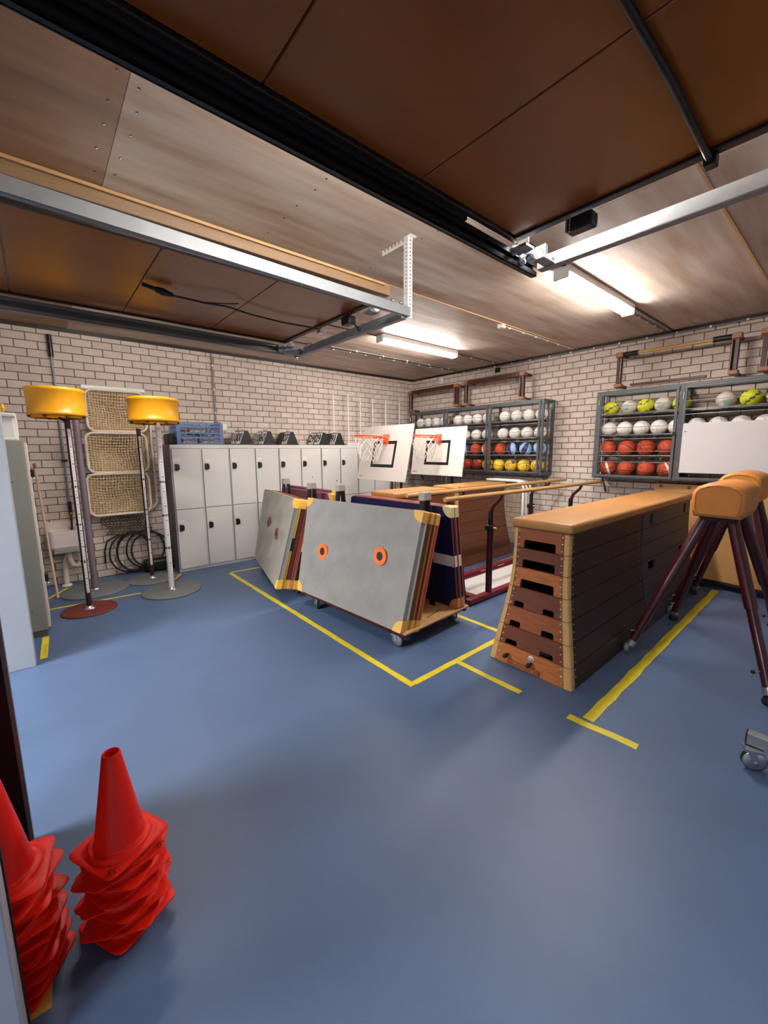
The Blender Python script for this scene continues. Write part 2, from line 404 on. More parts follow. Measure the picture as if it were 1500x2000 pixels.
def conduit(label, p, q, m, step=.28, off=(0,0,-.012), r=.009):
    t = thing('cable_conduit', label, 'conduit', p); d = Vector(q)-Vector(p); L = d.length; d.normalize(); off = Vector(off)
    T([off, off+d*L], r, 8).build('tube', m, t)
    n = int(L/step); u = Vector((0,0,1)) if abs(d.z) < .9 else Vector((0,1,0))
    for i in range(n):
        c = d*(i+.5)*L/n
        MB().bar(c+off*.1, c+off*2.2, .022, .022, up=d).build('clip', M_white, t)
    return t
conduit('pale thin conduit with white clips along the ceiling seam from the junction box', (4.52, 3.06, ZC), (6.4, 3.06, ZC), M_conduit)
conduit('grey conduit with clips crossing the ceiling near the back wall', (3.1, 5.32, ZC), (6.4, 5.32, ZC), M_conduitg)
conduit('second grey conduit running close beside the one near the back wall', (3.1, 5.22, ZC), (6.3, 5.22, ZC), M_conduitg, .5)
conduit('short conduit from the near strip light to the right wall', (5.06, 1.87, ZC), (6.4, 1.87, ZC), M_conduitg, .25)
conduit('short conduit from the far strip light to the right wall', (5.18, 4.40, ZC), (6.4, 4.40, ZC), M_conduitg, .25)
conduit('long conduit with clips along the top of the right brick wall', (XB-.032, .2, 3.17), (XB-.032, 5.35, 3.17), M_conduitg, .33, (-.012, 0, 0))
o = bevel(B(-.035, .035, -.035, .035, -.05, 0).build('junction_box', M_white, None, (4.50, 3.06, ZC)), .004); tag(o, 'white square junction box on the ceiling seam', 'junction box')
o = bevel(B(-.02, 0, -.05, .05, -.05, .03).build('junction_box', M_black_steel, None, (XB-.01, 4.45, 3.12)), .004); tag(o, 'small dark junction box at the top of the right wall', 'junction box')
t = thing('wall_detector', 'round white alarm disc high on the right wall near the corner', 'detector', (XB-.008, 5.8, 3.10))
MB().lathe([(0, -.035), (.045, -.035), (.06, -.02), (.062, 0)], 20, axis='x').build('body', M_white, t)
MB().lathe([(0, -.042), (.018, -.042), (.02, -.034)], 14, axis='x').build('sensor', M_conduit, t)

# overhead doors -----------------------------------------------------------
def channel(mb, p, q, w_, h_, side, th=.008):
    """C rail along x or y; side = direction of open side"""
    (x0, y0, z0), (x1, y1, z1) = p, q
    mb.bar((x0, y0, z0), (x1, y1, z1), th, h_)
    d = (Vector(q)-Vector(p)).normalized(); a = Vector((-d.y, d.x, 0))*side
    for s in (-1, 1):
        off = a*w_/2+Vector((0, 0, s*(h_/2-th/2))); mb.bar(Vector(p)+off, Vector(q)+off, w_, th)
        off = a*(w_-th/2)+Vector((0, 0, s*(h_/2-.012))); mb.bar(Vector(p)+off, Vector(q)+off, th, .024)
def door(label, y0, y1, xf, z, ymid=None):
    t = thing('overhead_door', label, 'door', (0, 0, 0))
    xsb = [-.55, -.02, .62, 1.28, xf-.03]
    for i in range(4):
        yy = [y0+.02, y1-.02] if ymid is None else [y0+.02, ymid, y1-.02]
        for j in range(len(yy)-1):
            bevel(B(xsb[i]+.003, xsb[i+1]-.003, yy[j]+.003, yy[j+1]-.003, z, z+.018).build('board', M_leaf, t), .002, 1)
    B(-.55, xf-.03, y0+.02, y1-.02, z+.0185, z+.03).build('bounce_sheet', M_white, t)  # unseen white top sheet, added to bounce lamp light onto the ceiling
    for a in ((-.56, xf, y0-.012, y0+.016), (-.56, xf, y1-.016, y1+.012), (xf-.045, xf, y0+.017, y1-.017)):
        bevel(B(a[0], a[1], a[2], a[3], z-.012, z+.045).build('frame_bar', M_leaf2, t), .004)
    for y in (y0-.02, y1+.02):
        s = -1 if y < (y0+y1)/2 else 1
        r = B(xf-.02, xf+.06, min(y, y-s*.09), max(y, y-s*.09), z-.05, z-.038).build('roller_bracket', M_galv, t)
        B(xf+.05, xf+.058, min(y, y-s*.06), max(y, y-s*.06), z-.05, z+.02).build('tab', M_steel, r)
        MB().lathe([(0, 0), (.02, 0), (.024, .008), (.024, .02), (.02, .028), (0, .028)], 16, (xf+.03, y+s*.005-.014, z-.03), axis='y').build('roller', M_white, r)
    return t
d2 = door('left overhead door, brown leaf raised flat with the plug cable under it', 2.49, 3.84, 2.0, 2.765)
d1 = door('right overhead door, brown leaf raised flat overhead with a dark cable strip', -1.35, 1.29, 2.0, 2.765, .49)
o = MB().tube([(-.5, .49, 2.755), (.6, .49, 2.752), (1.1, .49, 2.75), (1.5, .485, 2.752), (1.99, .49, 2.745)], .012, 8).build('cable_strip', M_black_steel, d1)
bevel(B(1.985, 2.03, .47, .51, 2.725, 2.765).build('clamp', M_leaf2, d1), .004)
gb = bevel(B(1.965, 2.035, .895, 1.015, 2.685, 2.745).build('lock_box', M_black_steel, d1), .010)
for y in (.99, 1.005): T([(1.96, y, 2.68), (1.96, y, 2.74)], .005, 8).build('bolt', M_steel, gb)
lk = bevel(B(1.965, 2.03, 2.72, 2.83, 2.685, 2.745).build('latch', M_black_steel, d2), .006)
T([(2.03, 2.75, 2.70), (2.07, 2.74, 2.665)], .007).build('lever', M_black_steel, lk)
MB().lathe([(0, -.016), (.012, -.012), (.016, 0), (.012, .012), (0, .016)], 12, (2.075, 2.738, 2.66)).build('knob', M_black, lk)
bevel(B(1.96, 2.02, 3.14, 3.19, 2.70, 2.74).build('limit_stop', M_steel, d2), .004)
# tracks and beams
def track(label, p, q, m, side, w_=.055, h_=.085):
    t = thing('door_track', label, 'rail'); mb = MB(); channel(mb, p, q, w_, h_, side); mb.build('channel', m, t); return t
trk = track('black door rail running overhead along the right door leaf', (-.55, 1.325, 2.706), (2.27, 1.352, 2.706), M_black_steel, -1, .028, .072)
o = MB().bar((1.45, 1.345, 2.748), (2.2, 1.361, 2.748), .012, .010).build('edge_lip', M_galv, trk)
MB().bar((-.55, 1.313, 2.762), (1.62, 1.325, 2.762), .040, .036).build('gap_blocker', M_rubber, trk)  # black strip added to close the brightly lit gap beside the leaf
for y in (1.24, 1.30):
    MB().lathe([(0, 0), (.025, 0), (.03, .01), (.03, .03), (.025, .04), (0, .04)], 16, (2.10, y, 2.71), axis='y').build('roller', M_steel, trk)
bevel(B(2.12, 2.25, 1.20, 1.26, 2.69, 2.70).build('corner_plate', M_galv, trk), .003)
bevel(B(2.13, 2.16, 1.20, 1.26, 2.70, 2.76).build('corner_tab', M_steel, trk), .003)
t2 = track('galvanised door rail in the middle, hung from the perforated bracket', (-.55, 2.185, 2.698), (2.19, 2.272, 2.698), M_galv, 1, .035, .062)
for x in (2.02, 2.1): MB().lathe([(0, 0), (.012, 0), (.012, .02), (0, .02)], 12, (x, 2.272, 2.7295)).build('bolt', M_steel, t2)
t3 = track('dark door rail along the far edge of the left door leaf', (-.55, 3.90, 2.70), (2.0, 3.93, 2.70), M_conduitg, -1, .05, .085)
bevel(B(1.93, 2.16, 3.86, 3.95, 2.665, 2.745).build('end_housing', M_galv, t3), .006)
MB().lathe([(0, 0), (.018, 0), (.022, .012), (.018, .04), (0, .04)], 14, (2.14, 3.90, 2.63)).build('end_roller', M_steel, t3)
def beam(label, p, q, m):
    t = thing('cross_beam', label, 'beam'); mb = MB()
    a = Vector(p); b = Vector(q); mb.bar(a+Vector((0,0,-.03)), b+Vector((0,0,-.03)), .05, .006); mb.bar(a+Vector((-.024,0,0)), b+Vector((-.024,0,0)), .006, .06)
    mb.build('angle_bar', m, t)
    for k in (.03, .97):
        c = a.lerp(b, k); MB().lathe([(0, -.008), (.009, -.008), (.009, 0), (0, 0)], 10, (c.x-.027, c.y, c.z), axis='x').build('bolt', M_steel, t)
beam('galvanised cross beam right of the black rail, crossing towards the right', (2.26, 1.30, 2.72), (2.26, -1.9, 2.72), M_galv)
beam('galvanised cross beam joining the middle rail to the left door rail', (2.19, 2.34, 2.70), (2.19, 3.93, 2.70), M_galv)
# perforated hanging bracket
t = thing('hanging_bracket', 'white perforated angle bracket hanging the middle rail from the ceiling', 'bracket', (2.19, 2.28, ZC))
def perforated(x0, x1, z0, z1, nx, nz, plane, c):
    mb = MB(); hw = .004
    # strips left around real slots
    cols = [x0+(x1-x0)*k/(nx*2+1) for k in range(nx*2+2)]
    for k in range(0, nx*2+1, 2):
        a, b = cols[k], cols[k+1]
        mb.box(a, b, -.0015, .0015, z0, z1) if plane == 'xz' else mb.box(-.0015, .0015, a, b, z0, z1)
    step = (z1-z0)/nz
    for k in range(1, nx*2, 2):
        a, b = cols[k], cols[k+1]
        for i in range(nz):
            za, zb = z0+i*step, z0+i*step+step*.55
            mb.box(a, b, -.0015, .0015, za, zb) if plane == 'xz' else mb.box(-.0015, .0015, a, b, za, zb)
    return mb
perforated(-.012, .028, -.555, 0, 1, 22, 'xz', 0).build('flange', M_white_steel, t)
o = perforated(-.0, .045, -.555, 0, 1, 22, 'yz', 0).build('flange', M_white_steel, t); o.location = (-.012, 0, 0)
o = perforated(.0, .30, -.04, -.003, 7, 1, 'yz', 0).build('foot', M_white_steel, t); o.location = (.0, .0, 0)
B(-.012, .05, -.02, .03, -.006, 0).build('top_plate', M_white_steel, t)
o = bevel(B(-.02, .02, 0, .05, -.06, 0).build('small_bracket', M_white_steel, None, (2.27, 1.40, 2.80)), .003); tag(o, 'short white bracket behind the end of the black rail', 'bracket')
o.location = (2.24, 1.362, 2.79)
# wood plank between the doors
t = thing('wooden_plank', 'long orange wood plank overhead beside the galvanised middle rail', 'plank', (0, 0, 0))
bevel(B(-.55, 2.12, 2.41, 2.47, 2.83, 2.905).build('board', M_woodplank, t), .004)
bevel(B(-.55, 2.06, 2.395, 2.41, 2.885, 2.90).build('edge_strip', M_batten, t), .002)
# plug cable under left leaf
t = thing('plug_cable', 'black cable with plug clipped under the left door leaf', 'cable', (0, 0, 0))
T([(.78, 3.09, 2.725), (1.0, 3.07, 2.715), (1.13, 3.03, 2.71), (1.35, 3.12, 2.72), (1.6, 3.16, 2.725), (1.93, 3.13, 2.725)], .006).build('cord', M_black, t)
T([(1.0, 3.07, 2.718), (1.12, 3.01, 2.72), (1.2, 2.98, 2.73)], .004).build('cord_tail', M_black, t)
MB().tube([(.70, 3.075, 2.735), (.74, 3.08, 2.73), (.80, 3.09, 2.726)], [.018, .024, .012], 10).build('plug', M_black, t)
T([(.62, 3.05, 2.74), (.71, 3.077, 2.735)], .013, 8).build('plug_nose', M_rubber, t)
# ================================================================== FLOOR TAPES
def tape(label, pts, wd=.05, m=None, worn=.0):
    mb = MB(); vs = []; fs = []; k = 14
    for a, b in zip(pts[:-1], pts[1:]):
        a = Vector((*a, 0)); b = Vector((*b, 0)); d = (b-a).normalized(); n = Vector((-d.y, d.x, 0)); L = (b-a).length; k = max(2, int(L/.12))
        top = []
        for i in range(k+1):
            p = a+d*L*i/k; j = random.uniform(-worn, worn); j2 = random.uniform(-worn, worn)
            top.append((p+n*(wd/2+j), p-n*(wd/2+j2)))
        for (p0, q0), (p1, q1) in zip(top[:-1], top[1:]):
            mb.add([p0, q0, q1, p1, p0+Vector((0,0,.0012)), q0+Vector((0,0,.0012)), q1+Vector((0,0,.0012)), p1+Vector((0,0,.0012))], [(4,5,6,7),(0,1,5,4),(2,3,7,6),(1,2,6,5),(3,0,4,7)])
    o = mb.build('floor_tape', m or M_tape); tag(o, label, 'tape'); return o
tape('long yellow floor tape in front of the mat trolleys', [(1.93, 1.96), (1.93, 5.65)], .052, worn=.003)
tape('yellow floor tape between the front vault and the tape corner', [(1.957, 1.98), (3.25, 1.98)], .052, worn=.003)
tape('short yellow floor tape stub in front of the wooden vault', [(2.44, 1.953), (2.44, 1.40)], .05, worn=.003)
tape('yellow floor tape beside the mat trolley leading to the vault', [(3.17, 2.75), (3.17, 2.007)], .05)
tape('long worn yellow floor tape right of the vaults', [(2.50, .96), (6.1, 1.0)], .068, worn=.005)
tape('short ragged yellow tape crossing the end of the right line', [(2.44, 1.06), (2.47, .67)], .055, worn=.006)
tape('yellow floor tape behind the parallel bars', [(3.6, 3.40), (5.85, 3.50)], .04)
tape('pale yellow floor tape passing under the ball post bases', [(-.10, 5.62), (1.0, 5.54)], .04)
tape('thin yellow floor tape from the lockers to the mats', [(1.96, 5.68), (2.6, 5.62)], .04)
tape('short ochre floor tape at the left locker corner', [(1.24, 5.86), (1.39, 6.08)], .05, M_tapeo)
tape('yellow tape by the broom and cabinet under the sink', [(-.06, 6.06), (.14, 6.38)], .045)
o = tape('yellow tape with scribbled writing beside the grey cabinet', [(-.122, 4.27), (-.10, 4.78)], .05)
for i in range(9): MB().bar((-.131+.002*i, 4.33+i*.03, .0014), (-.106+.002*i, 4.335+i*.03+random.uniform(-.01, .01), .0014), .004, .0006).build('pen_stroke', M_ink, o)
o = tape('yellow tape patch on the floor at the bottom left post', [(-.175, 1.45), (-.17, 1.535)], .075, M_tapeo)
T([(-.19+.03*math.cos(a/3), 1.50+.02*math.sin(a/3), .0016) for a in range(12)], .0015, 4).build('pen_stroke', M_ink, o)

# ================================================================== BACK-LEFT CORNER
def post_base(t, r, m, h=.018):
    MB().lathe([(0, h), (r-.012, h), (r, h-.006), (r, .004), (r-.004, 0), (0, 0)], 48).build('base', m, t)
    MB().lathe([(.0, .05), (.028, .05), (.034, .03), (.055, h+.004), (.055, h-.002)], 20, (0, 0, 0)).build('socket', M_steel, t)
def korf(label, loc, r, mb_, pole_m, bask=None, scale=False, ticks=True, hgt=2.04, pr=.026):
    t = thing('korfball_post', label, 'post', (loc[0], loc[1], 0)); post_base(t, r, mb_)
    T([(0, 0, .018), (0, 0, hgt)], pr, 14).build('pole', pole_m, t)
    if scale:
        a = math.atan2(-loc[1], -loc[0]) + R(12)
        ux, uy = math.cos(a), math.sin(a); px, py = -uy, ux
        st = MB().bar((ux*(pr+.001), uy*(pr+.001), .2), (ux*(pr+.001), uy*(pr+.001), hgt-.1), pr*1.0, .003, up=(ux, uy, 0)).build('scale_strip', M_scale, t)
        mb = MB()
        z = .22
        while z < hgt-.12:
            big = int(z/.035) % 5 == 0
            mb.bar((ux*(pr+.003)-px*pr*.3, uy*(pr+.003)-py*pr*.3, z), (ux*(pr+.003)+px*pr*(.4 if big else .1), uy*(pr+.003)+py*pr*(.4 if big else .1), z), .002, .005 if not big else .012)
            z += .035
        tag(mb.build('scale_marks', M_tick, st), kind='stuff')
        for z in (.55, .95, 1.35): MB().lathe([(pr+.004, -.01), (pr+.004, .01)], 14, (0, 0, z)).build('clamp_ring', M_black, t)
    if bask:
        bx, by, z0, rr = bask; bz = MB(); c = (bx-loc[0], by-loc[1], 0)
        bz.lathe([(rr-.012, z0), (rr+.004, z0), (rr+.012, z0+.012), (rr+.010, z0+.03), (rr+.002, z0+.038), (rr+.003, z0+.13), (rr+.003, z0+.225), (rr+.012, z0+.235), (rr+.014, z0+.262), (rr, z0+.27), (rr-.016, z0+.262), (rr-.02, z0+.23), (rr-.02, z0+.03), (rr-.012, z0)], 44, c)
        b = bz.build('basket', M_yellow, t)
        MB().lathe([(rr-.05, z0-.018), (rr-.01, z0-.018), (rr-.006, z0-.008), (rr-.01, z0), (rr-.05, z0)], 40, c).build('lower_ring', M_yellow, b)
        for k in range(8):
            a = k*math.pi/4+.3
            MB().bar((c[0]+math.cos(a)*(rr-.03), c[1]+math.sin(a)*(rr-.03), z0-.012), (c[0]+math.cos(a)*(rr+.008), c[1]+math.sin(a)*(rr+.008), z0-.006), .022, .02).build('clip', M_black, b)
        MB().bar((0, 0, hgt-.03), (c[0], c[1]+.0, z0-.01), .03, .02).build('bracket', M_black, t)
    return t
korf('ball post with yellow basket on the small red round base', (.28, 5.32), .255, M_red_base, M_pole_d, (.21, 5.30, 2.06, .232), True)
korf('grey purple ball post on the big grey base behind the red one', (.40, 6.06), .36, M_grey_base, M_pole_l, None, False, hgt=2.1, pr=.036)
korf('dark ball post with white scale on the grey base by the hose', (1.04, 6.10), .30, M_grey_base, M_pole_d, None, True, hgt=2.0)
korf('pale scaled ball post with yellow basket on the front grey base', (1.12, 5.40), .335, M_grey_base, M_scale, (1.09, 5.38, 2.04, .255), True, pr=.03)

# nested net goals on the wall
def netpatch(mb, P, nu, nv, r=.0055):
    for i in range(nu+1): mb.tube([P(i/nu, j/nv) for j in range(nv+1)], r, 4, cap=False)
    for j in range(nv+1): mb.tube([P(i/nu, j/nv) for i in range(nu+1)], r, 4, cap=False)
def goal(label, x0, x1, z0, z1, y, sag, tw=.022):
    t = thing('net_goal', label, 'goal', (0, 0, 0), 0, 'small goals stacked against the back wall')
    T([(a, y, b) for a, b in rrect(x0, x1, z0, z1, .09)], tw/1.4, 8, closed=True).build('frame', M_cream, t)
    mb = MB(); rnd = random.Random(label)
    ph = [rnd.uniform(0, 6) for _ in range(4)]
    def P(u, v):
        b = math.sin(math.pi*min(max(u, .02), .98))*math.sin(math.pi*v)
        x = x0+.015+(x1-x0-.03)*u; z = z0+.015+(z1-z0-.03)*v
        return (x+.012*math.sin(9*v+ph[0])*b, y+.012+sag*b*(.7+.3*math.sin(5*u+ph[1])), z-.04*b+.010*math.sin(8*u+ph[2])*b)
    netpatch(mb, P, 20, 15, .0065)
    def P2(u, v):
        x, yy, z = P(u, v); return (x+.013, yy+.016, z+.013)
    netpatch(mb, P2, 20, 15, .005)
    tag(mb.build('net', M_net, t), kind='stuff'); return t
goal('top goal of the wall stack with beige net and pale top board', .54, 1.20, 1.97, 2.49, 6.42, .10)
goal('middle goal of the wall stack, net sagging between the posts', .50, 1.18, 1.44, 1.95, 6.42, .12)
goal('lowest goal of the wall stack with a cream bottom tube', .46, 1.16, .88, 1.42, 6.40, .10)
t = thing('goal_side_frame', 'tall cream rounded tube frame behind the goal stack on the right', 'goal')
T([(a, 6.56, b) for a, b in rrect(.43, 1.27, .90, 2.45, .12)], .018, 8, closed=True).build('frame', M_cream, t)
mb = MB(); netpatch(mb, lambda u, v: (1.19+.06*u+.01*math.sin(20*v), 6.57, .95+1.4*v), 3, 34); tag(mb.build('net', M_net, t), kind='stuff')
bevel(B(.52, 1.22, 6.46, 6.50, 2.50, 2.545).build('top_board', M_white_steel, t), .004)
# bundled net hanging below
mb = MB(); netpatch(mb, lambda u, v: (.62+.50*u+.05*math.sin(7*v), 6.55-.05*math.sin(6*u)*v, .60+.28*v-.06*u*(1-v)), 12, 8)
o = mb.build('spare_net', M_netd); tag(o, 'dark loose net bundle drooping under the lowest goal', 'net', kind='stuff')
# water pipe with tap and hose into sink
t = thing('water_pipe', 'thin steel water pipe with black sleeve on the left wall', 'pipe', (.27, YA-.05, 0))
T([(0, 0, 1.0), (0, 0, 2.9)], .012, 10).build('tube', M_galv, t)
T([(0, 0, 2.86), (0, 0, 3.12)], .026, 12).build('sleeve', M_black, t)
T([(0, 0, .90), (0, 0, 1.08)], .02, 10).build('tap', M_black_steel, t); T([(0, -.03, .93), (0, -.07, .93)], .012).build('tap_handle', M_yellow, t)
T([(0, 0, .95), (.0, -.05, .86), (-.01, -.12, .76), (-.02, -.16, .70)], .011).build('hose', M_rubber, t)
for z in (1.6, 2.3): B(-.03, .03, -.02, .04, z-.012, z+.012).build('pipe_clip', M_black_steel, t)
t = thing('wash_basin', 'small white ceramic basin on the back wall by the cabinet', 'sink', (.20, YA-.01, 0))
mb = MB(); o_, i_ = rrect(-.19, .22, -.36, 0, .05), rrect(-.165, .195, -.33, -.06, .05)
def loop(pl, z, s=1, cy=-.18): return [(x*s, cy+(y-cy)*s, z) for x, y in pl]
L = [loop(o_, .50, .82), loop(o_, .55, .97), loop(o_, .73), loop(o_, .75), loop(i_, .75), loop(i_, .73), loop(i_, .60, .85)]
n = len(o_)
vs = [p for q in L for p in q]; fs = [(i*n+j, i*n+(j+1) % n, (i+1)*n+(j+1) % n, (i+1)*n+j) for i in range(len(L)-1) for j in range(n)]
fs += [tuple(range(n)), tuple(range((len(L)-1)*n, len(L)*n))]
mb.add(vs, fs, 0, False); mb.build('bowl', M_ceramic, t)
bevel(B(-.19, .22, -.03, 0, .74, .83).build('splashback', M_ceramic, t), .008)
bevel(B(-.15, .18, -.30, -.02, .47, .50).build('support_bracket', M_white_steel, t), .004)
B(.02, .08, -.20, -.18, .752, .758).build('soap_strip', M_black, t)
T([(0, -.17, .5), (0, -.17, .36), (.02, -.17, .28), (.07, -.17, .26), (.11, -.17, .30), (.11, -.15, .38), (.06, -.12, .42), (-.02, -.1, .40), (-.05, -.1, .3), (-.06, -.1, .1), (-.06, -.1, .02)], .028, 10).build('drain_trap', M_cream, t)
MB().lathe([(0, .02), (.05, .02), (.055, 0)], 16, (-.06, -.1, 0)).build('drain_collar', M_white, t)
def stick(label, p, q, cap):
    t = thing('broom', label, 'broom'); T([p, q], .013, 10).build('handle', M_wood_pole, t)
    d = (Vector(q)-Vector(p)).normalized(); T([Vector(q), Vector(q)+d*.06], .016, 10).build('grip', cap, t)
stick('pale broom stick leaning on the wall beside the grey cabinet', (.03, 5.98, .01), (-.02, 6.2, 1.52), M_brownl)
# hoses
t = thing('coiled_hose', 'black hose coiled on the wall below the net goals', 'hose', (.94, YA-.07, .31))
for k, (dx, dz, rx, rz) in enumerate(((-.02, .0, .20, .27), (-.06, .0, .25, .28), (.13, .02, .24, .27), (.19, .0, .24, .25), (-.01, .01, .21, .28))):
    T([(dx+rx*math.cos(a*math.pi/18), .012*k-.03+.01*math.sin(a), dz+rz*math.sin(a*math.pi/18)) for a in range(36)], .011, 7, closed=True).build('loop', M_rubber, t)
T([(-.05, .03, .25), (-.2, .0, .26), (-.32, -.01, .2), (-.36, -.02, .06), (-.36, -.02, -.1)], .012).build('hose_end', M_rubber, t)
T([(0, .06, .22), (0, -.05, .24)], .015).build('hook', M_black_steel, t)
o = MB().cbox(-.2, .2, -.08, .08, 0, .17, .03).build('tool_bag', M_black, None, (1.22, 6.52, 0)); tag(o, 'black bag on the floor between lockers and hose', 'bag')
# grey cabinet, white box
t = thing('metal_cabinet', 'tall olive grey metal cabinet at the left edge with side door edge', 'cabinet', (-.30, 5.0, 0))
bevel(B(-.095, .225, -.2, .25, .06, 1.81).build('body', M_grey_cab, t), .004)
B(-.09, .21, -.18, .24, 0, .06).build('plinth', M_lock_gap, t)
dr = bevel(B(.226, .248, -.19, .24, .08, 1.79).build('door', M_cream, t), .004)
for z in (.55, 1.52):
    bevel(B(.248, .275, -.185, -.12, z-.035, z+.035).build('latch', M_black, dr), .006); MB().lathe([(0, -.012), (.012, -.008), (.012, .008), (0, .012)], 10, (.268, -.19, z-.05)).build('latch_knob', M_steel, dr)
for x, z in ((.06, 1.76), (.12, 1.45), (.13, .26)): MB().lathe([(0, -.003), (.007, -.003), (.007, 0)], 8, (x, -.2, z), axis='y').build('rivet', M_lock_gap, t)
t = thing('storage_box', 'white clip box with yellow knob on top of the grey cabinet', 'box', (-.30, 5.0, 1.812))
bevel(B(-.06, .20, -.16, .14, .0, .03).build('tray', M_white, t), .006); bevel(B(-.055, .185, -.14, .12, .031, .20).build('body', M_lampbody, t), .008)
bevel(B(-.06, .20, -.155, .135, .20, .235).build('lid', M_white, t), .01); bevel(B(.185, .205, -.12, -.06, .03, .2).build('clip_strap', M_white, t), .004)
MB().lathe([(.012, 0), (.012, .02), (.022, .03), (.02, .05), (.01, .055), (.018, .07), (0, .08)], 12, (.12, -.1, .235)).build('knob', M_yellow, t)
# wall conduit with boxes over the lockers
conduit('grey vertical wall conduit above the blue crate', (2.19, YA-.008, 2.12), (2.19, YA-.008, 3.17), M_conduitg, .35, (0, -.014, 0), .013)
o = bevel(B(-.05, .05, -.05, 0, -.08, .08).build('alarm_box', M_redbox, None, (2.20, YA-.008, 2.07)), .008); tag(o, 'small red box on the wall behind the blue crate', 'alarm box')
t = thing('wall_switch', 'white square switch plate right of the blue crate', 'switch', (2.31, YA-.008, 2.08)); bevel(B(-.045, .045, -.022, 0, -.05, .05).build('plate', M_white, t), .004); bevel(B(-.022, .022, -.028, -.022, -.025, .025).build('rocker', M_white, t), .002)

# ================================================================== LOCKERS
LY, LX, LP = 6.13, 1.40, .397
ords = ['leftmost', 'second', 'middle', 'fourth', 'rightmost']
lu = None
def make_locker():
    t = empty('locker_unit')
    bevel(B(0, 2*LP-.002, .022, .46, .0, 1.80).build('body', M_lock, t), .004)
    for c in range(2):
        for r_, (z0, z1) in enumerate(((.045, .895), (.903, 1.745))):
            x0, x1 = c*LP+.014, (c+1)*LP-.014
            d = bevel(B(x0, x1, .004, .0215, z0, z1).build('door', M_lock, t), .003)
            B(x0-.006, x1+.006, .0218, .0226, z0-.005, z1+.006).build('door_gap', M_lock_gap, t)
            zh = z1-.255
            pl = [(x0+.025, zh-.046), (x0+.058, zh-.046), (x0+.082, zh-.034), (x0+.086, zh), (x0+.082, zh+.034), (x0+.058, zh+.046), (x0+.025, zh+.046)]
            MB().prism(pl, 'y', -.012, .004).build('lock', M_black, d)
            B(x0+.02, x0+.10, .0025, .004, zh+.075, zh+.115).build('name_card', M_cardp, d)
            for k in range(3): pass
    return t
for i in range(5):
    t = make_locker() if i == 0 else copy_tree(lu)
    if i == 0: lu = t
    t.location = (LX+i*2*LP, LY, 0)
    tag(t, 'light grey two-column locker unit, %s of five along the back wall' % ords[i], 'locker', 'lockers along the back wall')
bevel(B(-.004, -.0005, .02, .46, 0, 1.80).build('side_panel', M_lock_side, lu), .001)
# crate etc on lockers
t = thing('plastic_crate', 'blue lattice plastic crate on the leftmost locker', 'crate', (1.82, 6.36, 1.801))
W, D, H_ = .29, .19, .31
mb = MB()
for z in (.012, .10, .16, .25, .30):
    for s in (-1, 1): mb.bar((-W, s*D, z), (W, s*D, z), .012, .02); mb.bar((s*W, -D, z), (s*W, D, z), .012, .02)
mb.build('hoop_bars', M_crate, t)
mb = MB()
for k in range(7):
    x = -W+2*W*k/6; wd = .05 if k in (0, 6) else .010
    for s in (-1, 1): mb.bar((x, s*D, 0), (x, s*D, H_), wd, .013, up=(0,1,0))
for k in range(1, 5):
    y = -D+2*D*k/5
    for s in (-1, 1): mb.bar((s*W, y, 0), (s*W, y, H_), .010, .013, up=(0,1,0))
mb.build('upright_bars', M_crate, t); B(-W, W, -D, D, 0, .008).build('bottom', M_crate, t)
for k, (x, z, m, nm) in enumerate(((-.14, .01, M_cloth, 'left lower'), (.12, .01, M_plum, 'right lower'), (-.02, .15, M_crate, 'upper'))):
    o = MB().cbox(-.11, .11, -.14, .14, 0, .12, .03).build('folded_bib', M_cloth, None, (1.82+x*.95, 6.36, 1.801+z+.001)); tag(o, 'folded grey cloth bundle inside the blue crate, %s one' % nm, 'cloth', 'cloth bundles in the crate')
o = MB().cbox(-.055, .055, -.12, .12, 0, .15, .02).build('dark_bin', M_black, None, (1.455, 6.34, 1.801)); tag(o, 'small black bin on the lockers left of the blue crate', 'bin')
def scoreboard(xc, far, near, nm, extra=False):
    t = thing('flip_scoreboard', 'black tent scoreboard showing %s on the lockers, %s' % (near if not far else far+' and '+near, nm), 'scoreboard', (xc, 6.17, 1.801), 0, 'flip scoreboards on the lockers')
    tri = [(-.115, 0), (.115, 0), (.027, .215), (-.027, .215)]
    bevel(MB().prism(tri, 'y', 0, .40).build('body', M_black, t), .004)
    ex, ey = (0, -1, 0), (.088, 0, .215)
    for (yc, txt) in ((.09, near), (.30, far)):
        if not txt: continue
        n = Vector(ex).cross(Vector(ey).normalized())
        for k, ch in enumerate(txt):
            y = yc+(.043 if k == 0 else -.043); o = Vector((-.071, y, .1075))+n*.004
            m = frame_mtx(o, ex, ey); mb = MB(); mb.box(-.0415, .0415, -.102, .102, -.002, .002); c = mb.build('number_card', M_cardw, t); c.data.transform(m)
            text_mesh('digit', ch, .19, M_print, c, frame_mtx(o+n*.0026, ex, ey), .0006, .004)
            for q in (-.02, .02): MB().lathe([(.010, -.003), (.013, 0), (.010, .003), (.007, 0), (.010, -.003)], 10, (-.028, y+q, .219), axis='y').build('ring', M_steel, c)
    if extra: bevel(B(-.03, .03, .405, .43, .0, .15).build('timer_panel', M_mma, t), .004)
scoreboard(2.49, '10', '00', 'leftmost')
scoreboard(2.86, '10', '60', 'second from left', True)
scoreboard(3.26, '', '07', 'third from left')
scoreboard(3.88, '29', '29', 'fourth from left')
scoreboard(4.20, '', '91', 'rightmost')
